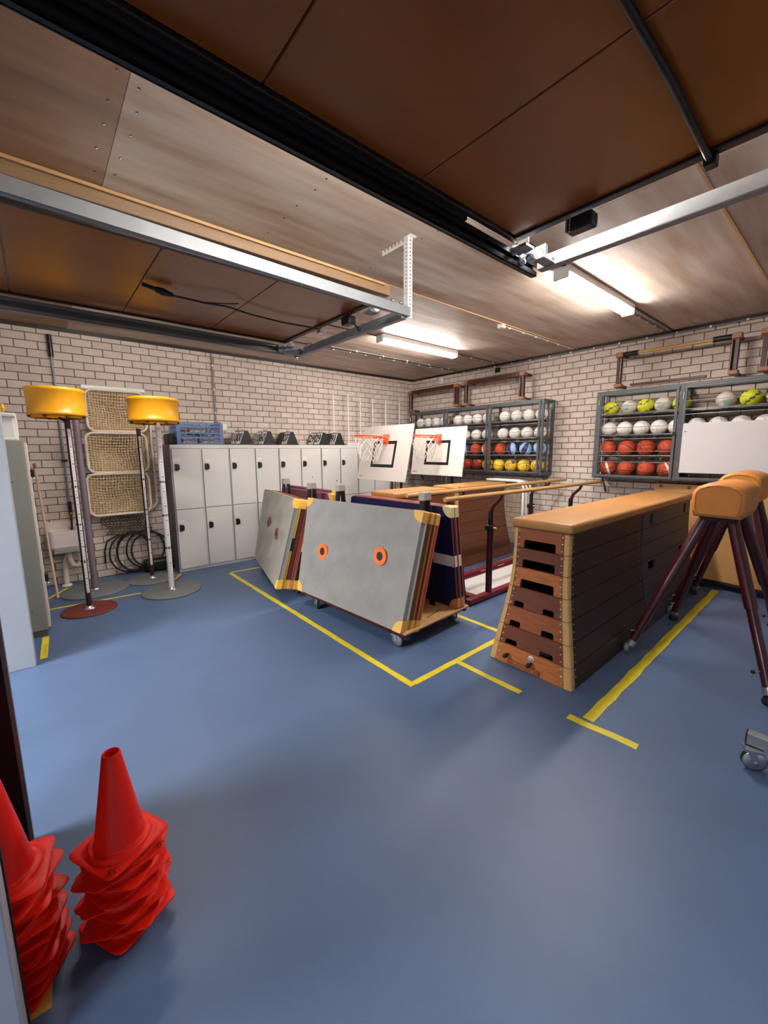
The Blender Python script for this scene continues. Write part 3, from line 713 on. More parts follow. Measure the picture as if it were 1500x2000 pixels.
for k, x in enumerate((4.28, 4.61, 4.90, 5.21, 5.55, 5.93)):
    zb = 1.80 if x < 5.36 else 0
    t = thing('slalom_pole', 'thin white pole before the back wall, %s of six from the left' % ['first', 'second', 'third', 'fourth', 'fifth', 'last'][k], 'pole', (x, 6.47, zb+.001), 0, 'thin white poles by the back wall')
    MB().lathe([(0, .03), (.02, .03), (.06, .012), (.06, 0), (0, 0)], 20).build('base', M_white, t)
    T([(0, 0, .02), (0, 0, (2.72 if k != 1 else 2.76)-zb)], .012, 8).build('rod', M_white, t)
o = bevel(B(-.14, .14, -.06, .06, 0, .035).build('flat_case', M_lampbody, None, (4.50, 6.22, 1.801)), .008); tag(o, 'low grey case on the lockers right of the scoreboards', 'case')
# ================================================================== MATS
def quadmat(face, side, c, th, name, label, cat, group, trim=None, corner=None, wr=.006, rings=None, ring_m=None, corners=(0, 1, 2, 3), corner2=None, band=None, seed=0, facing=1, ringr=.055):
    """c: bottom-left, bottom-right, top-right, top-left of the outward face; thickness goes behind"""
    BL, BR, TR, TL = [Vector(p) for p in c]; base = (BL+BR)/2; base.z = min(BL.z, BR.z)
    t = thing(name, label, cat, base, 0, group)
    nrm = (BR-BL).cross(TL-BL).normalized()
    # nrm points out of the face (towards viewer for counter-clockwise corners)
    def P(u, v, w_=0): return (BL*(1-u)+BR*u)*(1-v)+(TL*(1-u)+TR*u)*v - nrm*w_ - base
    rnd = random.Random(seed); NU, NV = 28, 18; ph = [rnd.uniform(0, 6.28) for _ in range(6)]
    def wrk(u, v):
        e = min(1, 8*min(u, 1-u, v, 1-v))
        d = math.sin(ph[0]+14*u+9*v)*.4+math.sin(ph[1]+23*u-12*v)*.35+math.sin(ph[2]+7*u-17*v+2*math.sin(5*v))*.5+math.sin(ph[3]+40*(u+.4*v))*.18
        return -d*wr*e
    def sq(u, v):
        # slightly rounded corners
        r = .05; uu, vv = u, v
        for a in (0, 1):
            for b in (0, 1):
                du, dv = abs(u-a), abs(v-b)
                if du < r*.62 and dv < r:
                    k = max(0, 1-math.hypot(du/(r*.62), dv/r)); uu += (1-2*a)*k*.010; vv += (1-2*b)*k*.016
        return uu, vv
    g = []
    for w0, sgn in ((0, 1), (th, -1)):
        for j in range(NV+1):
            for i in range(NU+1):
                u, v = sq(i/NU, j/NV); g.append(P(u, v, w0+(wrk(u, v) if sgn > 0 else 0)))
    W1 = (NU+1)*(NV+1); fs = []; mb = MB()
    for j in range(NV):
        for i in range(NU):
            a = j*(NU+1)+i; fs.append((a, a+1, a+NU+2, a+NU+1))
    mb.add(g, fs+[tuple(W1+k for k in f[::-1]) for f in fs], 0, True)
    ring = [i for i in range(NU+1)]+[j*(NU+1)+NU for j in range(1, NV+1)]+[NV*(NU+1)+i for i in range(NU-1, -1, -1)]+[j*(NU+1) for j in range(NV-1, 0, -1)]
    k = len(ring)
    mb.add([g[q] for q in ring]+[g[q+W1] for q in ring], [(i, (i+1) % k, (i+1) % k+k, i+k) for i in range(k)], 1)
    mb.build('cover', [face, side], t)
    if trim:
        for w_ in (.0, th): T([P(*sq(u, v), w_) for u, v in [(x/20, 0) for x in range(20)]+[(1, y/12) for y in range(12)]+[(1-x/20, 1) for x in range(20)]+[(0, 1-y/12) for y in range(12)]], .0045, 6, closed=True).build('piping', trim, t)
    Lu = (BR-BL).length; Lv = (TL-BL).length
    for q in corners:
        if not corner: break
        m = corner if (corner2 is None or q >= 2) else corner2
        a, b = ((0, 0), (1, 0), (1, 1), (0, 1))[q]; su, sv = 1-2*a, 1-2*b; rr = .105
        mbc = MB(); pts = [(0.012, .0), (rr*.9, 0)]+[(rr*.95*math.cos(R(x)), rr*math.sin(R(x))) for x in range(0, 91, 15)]+[(0, rr*.9), (0, .012)]
        out = []
        for w_ in (-.004, th+.004):
            for (pu, pv) in pts: out.append(P(a+su*(pu-.004)/Lu, b+sv*(pv-.004)/Lv, w_))
        n_ = len(pts)
        mbc.add(out, [tuple(range(n_)), tuple(range(2*n_-1, n_-1, -1))]+[(i, (i+1) % n_, (i+1) % n_+n_, i+n_) for i in range(n_)])
        mbc.build('corner_patch', m, t)
    if rings:
        ex = (BR-BL).normalized(); ey = (TL-BL).normalized()
        for (u, v) in rings:
            def disc(r0, r1, w0, w1):
                mbx = MB(); n_ = 28; vs = []
                for w_, rr_ in ((w0, r1), (w1, r1-.003), (w1, r0)):
                    vs += [P(u, v, w_)+ex*rr_*math.cos(2*math.pi*i/n_)+ey*rr_*math.sin(2*math.pi*i/n_) for i in range(n_)]
                mbx.add(vs, [(a*n_+i, a*n_+(i+1) % n_, (a+1)*n_+(i+1) % n_, (a+1)*n_+i) for a in range(2) for i in range(n_)]+([tuple(range(2*n_, 3*n_))] if r0 < .01 else [])); return mbx
            rg = disc(ringr*.48, ringr, .0, -.012).build('target_ring', ring_m, t)
            disc(.005, ringr*.50, .0, -.009).build('handle_hole', M_hole, rg)
    if band:
        v0, v1, m, us = band
        mbx = MB(); vs = [P(us[0], v0, -.004), P(us[1], v0, -.004), P(us[1], v1, -.004), P(us[0], v1, -.004), P(us[1]+.001, v0, th+.004), P(us[1]+.001, v1, th+.004)]
        vs[1] = P(us[1]+.001, v0, -.004); vs[2] = P(us[1]+.001, v1, -.004)
        mbx.add(vs, [(0, 1, 2, 3), (1, 4, 5, 2)]); mbx.build('band', m, t)
    return t
def offq(c, d):
    BL, BR, TR, TL = [Vector(p) for p in c]; n = (BR-BL).cross(TL-BL).normalized()
    return [p-n*d for p in (BL, BR, TR, TL)]
def shiftv(c, dx, dy, dz=0): return [Vector(p)+Vector((dx, dy, dz)) for p in c]
# trolley 1
def castor(t, x, y, r=.06, rz=0., h=.15):
    c = MB().lathe([(0, -.018), (r*.55, -.018), (r*.6, -.016), (r*.92, -.016), (r, -.010), (r, .010), (r*.92, .016), (r*.6, .016), (r*.55, .018), (0, .018)], 24, (0, 0, 0), axis='y')
    o = c.build('castor_wheel', M_steel, t, (x, y, r)); o.rotation_euler = (0, 0, rz)
    MB().lathe([(r*.9, -.0165), (r*1.0, -.010), (r*1.005, .010), (r*.9, .0165)], 24, (0, 0, 0), axis='y').build('tyre', M_rubber, o)
    mb = MB()
    for s in (-1, 1): mb.bar((0, s*.024, -.005), (.02, s*.024, h-r-.01), .035, .004, up=(0,1,0))
    mb.box(-.03, .05, -.03, .03, h-r-.016, h-r-.002); mb.build('fork', M_steel, o)
    MB().lathe([(0, -.03), (.01, -.03), (.01, .03), (0, .03)], 10, (0, 0, 0), axis='y').build('axle', M_galv, o)
def trolley(label, loc, rz, L, Wd, posts, mark=False):
    t = thing('mat_trolley', label, 'trolley', loc, rz, 'mat trolleys')
    bevel(B(0, Wd, -L, 0, .152, .172).build('platform', M_board, t), .006)
    mb = MB()
    for x in (.012, Wd-.05): mb.box(x, x+.035, -L+.02, -.02, .115, .1515)
    for y in (-L+.04, -.08): mb.box(.05, Wd-.05, y, y+.04, .118, .1515)
    mb.build('chassis', M_trol, t)
    for x in (.045, Wd-.09):
        for y in (-L+.14, -.30): castor(t, x, y, .058, R(100 if y < -1 else 60), .118)
    for (px, py) in posts:
        p = MB()
        for s in (-1, 1): p.bar((px+s*.13, py, .172), (px+s*.030, py, 1.245), .03, .05, up=(0, 1, 0))
        o = p.build('frame_post', M_black_steel, t)
        mbc = MB().prism([(-.056, 1.235), (.056, 1.235), (.046, 1.312), (-.046, 1.312)], 'y', py-.035, py+.035)
        c = bevel(mbc.build('post_cap', M_capg, o), .006); c.location.x = px
        T([(px, py, 1.31), (px, py, 1.328)], .006, 8).build('stud', M_steel, c)
    if mark:
        for k in range(13): MB().bar((Wd*.42+k*.019, -L+.09+k*.003, .1725), (Wd*.42+k*.019+.013, -L+.10+k*.003, .1725), .010, .0008).build('print_mark', M_print, t)
    return t
tr1 = trolley('mat trolley with plywood deck nearest the vault, grey mats in front', (2.115, 4.0, 0), R(3.5), 1.66, .92, ((.54, -1.40), (.55, -.10)), True)
tr2 = trolley('mat trolley further left near the lockers, mostly hidden by mats', (2.30, 5.70, 0), R(-4), 1.55, .68, ((.36, -1.26), (.42, -.32)))
q1 = [(2.07, 3.94, .178), (2.185, 2.375, .178), (2.48, 2.40, 1.185), (2.31, 4.05, 1.175)]
quadmat(M_mg, M_mgs, q1, .05, 'gym_mat', 'grey gym mat with two orange ringed holes at the front of the near trolley', 'mat', 'mats on the near trolley', None, M_corner, .012, [(.235, .47), (.755, .56)], M_ring_or, (0, 1, 2, 3), seed=1, ringr=.084)
q = offq(q1, .062); quadmat(M_mlg, M_mlg, shiftv(q, 0, .02), .045, 'gym_mat', 'light grey edged gym mat, second from front on the near trolley', 'mat', 'mats on the near trolley', M_mru, M_corner, .002, corners=(1, 2), seed=2)
q = offq(q1, .122); quadmat(M_mol, M_mol, shiftv(q, 0, .0), .04, 'gym_mat', 'olive edged gym mat, third from front on the near trolley', 'mat', 'mats on the near trolley', M_mma, M_corner, .002, corners=(1, 2), seed=3)
q = offq(q1, .177); quadmat(M_mru, M_mru, shiftv(q, 0, -.015), .045, 'gym_mat', 'rust edged gym mat, rearmost of the near trolley front stack', 'mat', 'mats on the near trolley', M_orange, M_corner, .002, corners=(1, 2), seed=4)
# far-side mats (face towards -x, lean the other way)
def bq(xb, xt, y0=2.40, y1=3.92, zb=.178, zt=1.175): return [(xb-.09, y1, zb), (xb, y0, zb), (xt, y0+.03, zt), (xt-.06, y1, zt)]
quadmat(M_navy, M_navy, bq(2.965, 2.865), .045, 'gym_mat', 'navy gym mat with white band, first behind the trolley post', 'mat', 'navy mats on the near trolley', M_mru, M_cornerb, .003, corners=(1, 2), corner2=M_cornero, band=(.42, .53, M_white, (.62, 1.0)), seed=5)
quadmat(M_navy, M_navy, bq(3.025, 2.925), .045, 'gym_mat', 'navy gym mat with orange edge, second behind the trolley post', 'mat', 'navy mats on the near trolley', M_orange, M_cornerb, .003, corners=(1, 2), corner2=M_cornero, band=(.42, .53, M_white, (.9, 1.0)), seed=6)
quadmat(M_mgreen, M_mgreen, bq(3.11, 2.995, 2.43, 3.9, .178, 1.08), .03, 'gym_mat', 'thin dark green grey mat behind the navy mats', 'mat', None, None, None, .002, seed=7)
q2 = [(2.28, 5.60, .178), (1.895, 4.10, .178), (2.235, 4.20, 1.150), (2.46, 5.55, 1.165)]
quadmat(M_mg2, M_mgs, q2, .05, 'gym_mat', 'creased warm grey gym mat with brown ringed holes at the left', 'mat', 'mats on the far trolley', M_mgs, M_cornery, .020, [(.36, .60), (.68, .53)], M_ring_br, (1, 2), seed=11, ringr=.07)
q = offq(q2, .058); quadmat(M_mye, M_mye, shiftv(q, 0, .02), .035, 'gym_mat', 'yellow edged gym mat with black strap, second on the far trolley', 'mat', 'mats on the far trolley', None, M_cornery, .002, corners=(1, 2), band=(.42, .56, M_black, (.97, 1.0)), seed=12)
q = offq(q2, .10); quadmat(M_mma, M_mma, shiftv(q, 0, .02), .04, 'gym_mat', 'maroon edged gym mat, third on the far trolley', 'mat', 'mats on the far trolley', None, M_corner, .002, corners=(1, 2), seed=13)
q = offq(q2, .148); quadmat(M_mru, M_mru, shiftv(q, 0, .01), .04, 'gym_mat', 'rust edged gym mat, fourth on the far trolley', 'mat', 'mats on the far trolley', M_mru, M_cornero, .002, corners=(1, 2), seed=14)
q = offq(q2, .195); quadmat(M_mbk, M_mbk, shiftv(q, 0, .0), .045, 'gym_mat', 'black edged gym mat with white strap, last on the far trolley', 'mat', 'mats on the far trolley', None, M_cornery, .002, corners=(1, 2), band=(.42, .56, M_white, (.97, 1.0)), seed=15)
def pq(xb, xt, zt=1.17): return [(xb, 5.60, .178), (xb, 4.20, .178), (xt, 4.22, zt), (xt, 5.58, zt)]
quadmat(M_plum, M_plum, pq(2.83, 2.74), .045, 'gym_mat', 'plum gym mat behind the far trolley posts, front one', 'mat', 'plum mats on the far trolley', None, M_corner, .002, corners=(2,), seed=16)
quadmat(M_plum, M_plum, pq(2.89, 2.80, 1.20), .045, 'gym_mat', 'plum gym mat behind the far trolley posts, rear one', 'mat', 'plum mats on the far trolley', None, M_corner, .002, corners=(2,), seed=17)

# ================================================================== BASKETBALL BOARDS
def hoopboard(label, yc, xb, xt, z0, z1, ox):
    t = thing('basketball_board', label, 'backboard', ((xb+xt)/2+.25, yc, 0), 0, 'practice basketball boards'); ox_ = t.location.x
    h = 1.2/2; ey = Vector((xt-xb, 0, z1-z0)); Lz = ey.length; ey.normalize(); ex = Vector((0, -1, 0)); c = Vector(((xb+xt)/2-ox_, 0, (z0+z1)/2)); n = ex.cross(ey)   # n towards -x side
    m = frame_mtx(c, ex, ey)
    def loc(mb): mb.v = [tuple(m @ Vector(v)) for v in mb.v]; return mb
    bevel(loc(B(-h, h, -Lz/2, Lz/2, -.018, 0)).build('board', M_bb, t), .004)
    s0 = -.02; mb = MB(); w2, h2, lw = .285, .215, .05
    for a in ((-w2, w2, h2-lw, h2), (-w2, w2, -h2, -h2+lw), (-w2, -w2+lw, -h2+lw, h2-lw), (w2-lw, w2, -h2+lw, h2-lw)): mb.box(a[0], a[1], a[2]+s0, a[3]+s0, 0, .0012)
    loc(mb).build('target_square', M_paint_line, t)
    for k in range(7): loc(B(-h+.05+k*.014, -h+.06+k*.014, -Lz/2+.05, -Lz/2+.06, 0, .0008)).build('print_mark', M_print, t)
    zr = h2+s0+.045
    hp = loc(MB().box(-.075, .075, zr-.10, zr+.06, 0, .012)).build('mount_plate', M_hoop, t)
    loc(MB().box(-.065, -.055, zr-.07, zr+.03, .012, .07).box(.055, .065, zr-.07, zr+.03, .012, .07)).build('mount_gusset', M_hoop, hp)
    p0 = m @ Vector((0, zr+.01, .02)); cx, cz = p0.x-.33, p0.z+.01; rr = .225
    rg = T([(cx+rr*math.cos(a*math.pi/20), rr*math.sin(a*math.pi/20), cz+.05*(-rr*math.cos(a*math.pi/20))) for a in range(40)], .012, 8, closed=True).build('ring', M_hoop, t)
    mb = MB()
    for s in (-1, 1): mb.tube([(p0.x, s*.06, p0.z-.02), (cx+rr*.75, s*.15, cz-.01)], .010, 6)
    mb.tube([(p0.x, 0, p0.z), (cx+rr, 0, cz-.012)], .016, 8)
    mb.build('ring_arm', M_hoop, rg)
    mb = MB(); N = 12
    for k in range(N):
        for d in (1, -1):
            pts = []
            for j in range(7):
                v = j/6; a = 2*math.pi*(k+d*v*2.5)/N; r2 = rr*(1-.42*v+.05*math.sin(3*v)); pts.append((cx+r2*math.cos(a), r2*math.sin(a), cz-.02-.36*v+.03*math.sin(5*a)*v))
            mb.tube(pts, .0045, 4, cap=False)
    tag(mb.build('net', M_wnet, t), kind='stuff')
    # stand
    for s in (-.12, .12):
        p = T([(.05, s, .05), (.02, s, z0+.1), ((xt-xb)*.2-.22, s, z0+.45)], .025, 8).build('upright', M_trol, t)
    bevel(B(-.35, .30, -.35, -.29, .03, .09).build('base_rail', M_trol, t), .006); bevel(B(-.35, .30, .29, .35, .03, .09).build('base_rail', M_trol, t), .006)
    bevel(B(0, .1, -.29, .29, .03, .09).build('base_cross', M_trol, t), .006)
    for x in (-.3, .26):
        for y in (-.32, .32): MB().lathe([(0, -.015), (.03, -.015), (.03, .015), (0, .015)], 14, (x, y, .03), axis='y').build('wheel', M_rubber, t)
    for s in (-.05, .05): T([(-.05, s, .3), (-.05, s, z0+.05)], .014, 8).build('height_tube', M_steel, t)
    bevel(B(-.01, .05, -.26, .26, .50, 1.02).build('ballast_panel', M_black_steel, t), .01)
    return t
hoopboard('white practice basketball board with orange hoop, left one', 5.07, 4.20, 4.40, 1.22, 2.10, 0)
hoopboard('white practice basketball board with orange hoop, right one', 4.88, 5.31, 5.43, 1.262, 2.09, 0)

# ================================================================== BALLS AND CAGES
def sphere_mb(r, n=24, m=14, pick=None):
    mb = MB(); vs = []; 
    for i in range(m+1):
        th = math.pi*i/m
        for j in range(n): a = 2*math.pi*j/n; vs.append((r*math.sin(th)*math.cos(a), r*math.sin(th)*math.sin(a), r*math.cos(th)))
    o = len(mb.v); mb.v += vs
    for i in range(m):
        for j in range(n):
            f = (i*n+j, (i+1)*n+j, (i+1)*n+(j+1) % n, i*n+(j+1) % n)
            if i == 0: f = (j, n+j, n+(j+1) % n)
            if i == m-1: f = (i*n+j, (i+1)*n+j, i*n+(j+1) % n)
            mb.f.append(f); mb.mi.append(pick(i, j) if pick else 0); mb.sm.append(True)
    return mb
def circ(r, tilt_axis, ang, n=24, squash=None):
    pts = []
    Mx = Matrix.Rotation(ang, 3, tilt_axis)
    for k in range(n):
        a = 2*math.pi*k/n; p = Vector((r*math.cos(a), r*math.sin(a), 0)) if squash is None else Vector((r*math.cos(a), r*math.sin(a), squash*math.cos(2*a))).normalized()*r
        pts.append(Mx @ p)
    return pts
PROTO = {}
def ball_proto(kind):
    if kind in PROTO: return PROTO[kind]
    r = .099 if kind in ('volley', 'lime', 'pearl') else .110
    if kind == 'volley': ms, pk, seam = [M_vball], None, M_vgrey
    elif kind == 'basket': ms, pk, seam = [M_bball], None, M_seam
    elif kind == 'stripe': ms, pk, seam = [M_bball, M_white], (lambda i, j: 1 if j % 12 in (3, ) else 0), M_seam
    elif kind == 'redstripe': ms, pk, seam = [M_rball, M_corner], (lambda i, j: 1 if j % 12 in (3,) else 0), M_seam
    elif kind == 'yellow': ms, pk, seam = [M_yball, M_purple], (lambda i, j: 1 if (5 <= i <= 7 and j % 12 in (2, 3)) else 0), M_seam
    elif kind == 'blue': ms, pk, seam = [M_navyb, M_skyb], (lambda i, j: 1 if (j//3) % 2 else 0), M_white
    elif kind == 'lime': ms, pk, seam = [M_lime, M_limed], (lambda i, j: 1 if (i+j//2) % 6 == 0 and i % 7 != 3 else 0), M_limed
    elif kind == 'pearl': ms, pk, seam = [M_pearl, M_teal], (lambda i, j: 1 if (j//4+i//4) % 3 == 0 else 0), M_vgrey
    o = sphere_mb(r, pick=pk).build('ball', ms)
    mb = MB(); tw = .0032 if kind in ('volley', 'pearl', 'blue') else .0042
    if kind in ('basket', 'stripe', 'redstripe', 'yellow'):
        mb.tube(circ(r-.0008, 'X', 0), tw, 4, True); mb.tube(circ(r-.0008, 'X', math.pi/2), tw, 4, True)
        for a in (0, math.pi): mb.tube(circ(r-.0008, 'Y', math.pi/2+a, 28, .45), tw, 4, True)
    elif kind in ('volley', 'pearl', 'blue'):
        mb.tube(circ(r-.0012, 'X', .3, 24, .35), tw, 4, True); mb.tube(circ(r-.0012, 'Y', 1.4, 24, .35), tw, 4, True)
        if kind == 'volley':
            for s in (-.45, .45): mb.tube([Vector((math.cos(2*math.pi*k/20)*r*.89, s*r, math.sin(2*math.pi*k/20)*r*.89))*.995 for k in range(20)], tw, 4, True)
    else: mb.tube(circ(r-.0015, 'X', .8, 24, .5), tw, 4, True)
    mb.build('seam', seam, o); PROTO[kind] = [o, False]; return PROTO[kind]
NAMES = dict(volley=('volleyball', 'white volleyball'), basket=('basketball', 'orange basketball'), stripe=('basketball', 'white-striped orange basketball'), redstripe=('basketball', 'pale-striped dark red basketball'), yellow=('basketball', 'yellow basketball'), blue=('basketball', 'two-tone blue ball'), lime=('football', 'lime patterned ball'), pearl=('football', 'pearly white patterned ball'))
ORD = ['first', 'second', 'third', 'fourth', 'fifth', 'sixth']
ROWN = ['top', 'second', 'third', 'bottom']
def put_ball(kind, x, y, z, label, group):
    pr = ball_proto(kind); o = pr[0]
    if pr[1]: o = copy_tree(o)
    pr[1] = True; o.name = NAMES[kind][0]; o.location = (x, y, z); o.rotation_euler = (random.uniform(-.5, .5), random.uniform(-.5, .5), random.uniform(0, 6.28))
    tag(o, label, 'ball', group)
CX0, CX1 = 6.12, 6.475
def cage(label, ytop, nb, pitch, group, bays, cagename, bayname, doors=True):
    t = thing('ball_cage', label, 'cage', (XB-.2, ytop-nb*pitch/2, 1.29)); ox, oy, oz = t.location
    def bx(a, b, c, d, e, f): return B(a-ox, b-ox, c-oy, d-oy, e-oz, f-oz)
    y1, y0 = ytop, ytop-nb*pitch; z0, z1 = 1.29, 2.485
    for k in range(nb+1):
        y = y1-k*pitch
        for x in (CX0, CX1-.035): bevel(bx(x, x+.035, y-.02, y+.02, z0, z1).build('post', M_cage, t), .003)
        for z in (z0, z1-.035): bx(CX0+.036, CX1-.036, y-.018, y+.018, z, z+.035).build('side_rail', M_cage, t)
        if k in (0, nb):
            bx(CX0+.036, CX1-.036, y-.018, y+.018, 1.86, 1.90).build('side_rail', M_cage, t)
            for zz in (1.38, 1.50, 1.62, 1.74, 1.98, 2.10, 2.22, 2.34): bx(CX0+.036, CX1-.036, y-.004, y+.004, zz-.004, zz+.004).build('side_wire', M_wire, t)
            bx(CX0+.16, CX0+.19, y-.012, y+.012, z0+.036, z1-.036).build('side_strut', M_cage, t)
    for x in (CX0, CX1-.035):
        for z in (z0, z1-.035):
            for k in range(nb): bevel(bx(x, x+.035, y1-(k+1)*pitch+.021, y1-k*pitch-.021, z, z+.035).build('rail', M_cage, t), .003)
    rows = (2.168, 1.882, 1.608, 1.326)
    for z in rows:
        for x in (CX0+.09, CX0+.20, CX0+.28):
            T([(x-ox, y0+.02-oy, z-oz), (x-ox, y1-.02-oy, z-oz)], .006, 6).build('shelf_rod', M_wire, t)
        for k in range(nb): bx(CX0+.05, CX1-.045, y1-(k+1)*pitch+.022, y1-k*pitch-.022, z-.024, z-.017).build('shade_plate', M_rubber, t)  # dark plates added to block lamp light from the ball rows below
        for k in range(nb*2): 
            y = y0+(k+.5)*pitch/2; bx(CX0+.04, CX1-.04, y-.005, y+.005, z-.016, z-.007).build('shelf_bearer', M_cage, t)
    for k in range(nb):
        ya, yb = y1-k*pitch-.025, y1-(k+1)*pitch+.025
        mb = MB(); xd0, xd1 = CX0-.024, CX0-.002
        for a in ((yb, ya, z0+.02, z0+.052), (yb, ya, z1-.062, z1-.03), (yb, yb+.032, z0+.052, z1-.062), (ya-.032, ya, z0+.052, z1-.062)):
            mb.box(xd0-ox, xd1-ox, a[0]-oy, a[1]-oy, a[2]-oz, a[3]-oz)
        d = bevel(mb.build('door', M_cage, t), .003)
        for z in (2.27, 2.175, 2.11, 1.985, 1.885, 1.83, 1.665, 1.605, 1.52):
            T([(CX0-.012-ox, yb+.02-oy, z-oz), (CX0-.012-ox, ya-.02-oy, z-oz)], .0045, 6).build('wire', M_wire, d)
        bx(xd0-.012, xd0, yb+.004, yb+.03, 1.86, 1.90).build('latch', M_black_steel, d)
        for z in (1.45, 2.30): T([(xd0-.006-ox, ya-.004-oy, z-oz), (xd0-.006-ox, ya-.004-oy, z+.08-oz)], .007, 8).build('hinge', M_steel, d)
    for y in (y0+.05, y1-.05):
        MB().bar((CX0+.2-ox, y-oy, z0-oz-.003), (CX1-ox, y-oy, z0-.22-oz), .03, .02, up=(0,1,0)).build('wall_bracket', M_cage, t)
    for bi, bay in enumerate(bays):
        for ri, row in enumerate(bay):
            for i, (kind, y) in enumerate(row):
                z = rows[ri]+.006+(.099 if kind in ('volley', 'lime', 'pearl') else .110)-.014
                put_ball(kind, CX0+.145, y, z, '%s, %s from left, %s row, %s of %s' % (NAMES[kind][1], ORD[i], ROWN[ri], bayname[bi], cagename), group)
    return t
def row(kinds, ys_): return list(zip(kinds.split(), ys_))
V4 = 'volley volley volley volley'
bL1 = [row(V4, (6.16, 5.94, 5.72, 5.50)), row(V4, (6.12, 5.89, 5.66, 5.43)), row('basket basket basket', (6.05, 5.8, 5.5)), row('basket yellow yellow', (6.0, 5.7, 5.45))]
bL2 = [row(V4+' volley', (5.215, 4.985, 4.78, 4.565, 4.345+.085)[:4]), row(V4, (5.20, 4.97, 4.72, 4.48)), row('basket blue basket stripe', (5.20, 4.95, 4.72, 4.48)), row('redstripe redstripe redstripe yellow', (5.2, 4.90, 4.67, 4.44))]
bL2[0] = row(V4, (5.15, 4.92, 4.70, 4.47))
bL3 = [row(V4, (4.12, 3.895, 3.67, 3.445)), row('volley '+V4, (4.395-.04+.0-.14+.13, 4.12, 3.89, 3.67, 3.445)), row('basket blue blue blue', (4.18, 3.94, 3.70, 3.46)), row('yellow yellow yellow yellow', (4.21, 3.97, 3.72, 3.48))]
bL3[1] = row(V4, (4.15, 3.92, 3.69, 3.455)); 
cage('grey three-bay wire ball cage on the right wall near the corner', 6.33, 3, .99, 'balls in the far cage', [bL1, bL2, bL3], 'far cage', ['left bay', 'middle bay', 'right bay'])
bR1 = [row('lime pearl lime pearl lime', (2.405, 2.175, 1.975, 1.775, 1.575)), row(V4+' volley', (2.41, 2.21, 2.005, 1.80, 1.60)), row('stripe basket basket basket', (2.40, 2.165, 1.93, 1.69)), row('stripe basket basket stripe', (2.39, 2.15, 1.91, 1.67))]
bR2 = [row('pearl lime lime', (1.14, .92, .695)), row(V4, (1.40, 1.19, .98, .77)), [], []]
cage('grey two-bay wire ball cage with white board on the right wall', 2.53, 2, .985, 'balls in the near cage', [bR1, bR2], 'near cage', ['left bay', 'right bay'])
t = thing('whiteboard', 'blank white board covering the lower right bay of the near ball cage', 'whiteboard', (6.08, 1.0, 1.40))
bevel(B(-.012, .0, -.43, .49, 0, .60).build('panel', M_whiteb, t), .002)
for y in (.46, -.40): MB().lathe([(0, -.016), (.008, -.015), (.008, -.012)], 10, (0, y, .50), axis='x').build('screw', M_steel, t)

# hinged brown wall frames
def wallframe(label, ya, yb, z0, z1, wood=False):
    t = thing('wall_bar_frame', label, 'bar frame', (6.25, (ya+yb)/2, z0), 0, 'brown wall bar frames'); L = (ya-yb)/2; H_ = z1-z0
    for s in (1, -1):
        p = bevel(B(-.028, .028, s*L-.03, s*L+.03, .0, H_).build('post', M_brown, t), .006)
        T([(-.045, s*L-s*.03, .04), (-.045, s*L-s*.03, H_-.04)], .014, 8).build('rod', M_trol, p)
        bevel(B(-.05, .05, s*L-.045, s*L+.045, -.012, .035).build('foot', M_brownl, p), .006)
        bevel(B(-.05, .05, s*L-.045, s*L+.045, H_-.03, H_+.03).build('head', M_brownl, p), .006)
        for z in (.01, H_): MB().bar((.04, s*L, z), (XB-6.25-.006, s*L, z), .05, .03).build('wall_arm', M_brown, p)
    if wood:
        T([(0, -L+.05, H_), (0, -L+.22, H_)], .034, 12).build('sleeve', M_black_steel, t); T([(0, L-.22, H_), (0, L-.05, H_)], .034, 12).build('sleeve', M_black_steel, t)
        T([(-.005, -L+.2, H_), (-.005, L-.2, H_)], .022, 12).build('bar', M_rail, t)
        bevel(B(-.02, .02, -L+.25, L-.15, -.01, .02).build('lower_bar', M_brown, t), .004)
    else: bevel(B(-.035, .035, -L+.05, L-.05, H_-.036, H_+.036).build('top_bar', M_brown, t), .012)
wallframe('brown tube bar frame above the far cage, left one', 6.44, 5.19, 2.53, 2.91)
wallframe('brown tube bar frame above the far cage, right one', 4.97, 3.80, 2.53, 2.93)
wallframe('brown bar frame with pale wooden bar above the near cage', 2.33, 1.10, 2.55, 2.965, True)
wallframe('brown bar frame cut by the right picture edge', .845, -.4, 2.55, 2.965, True)
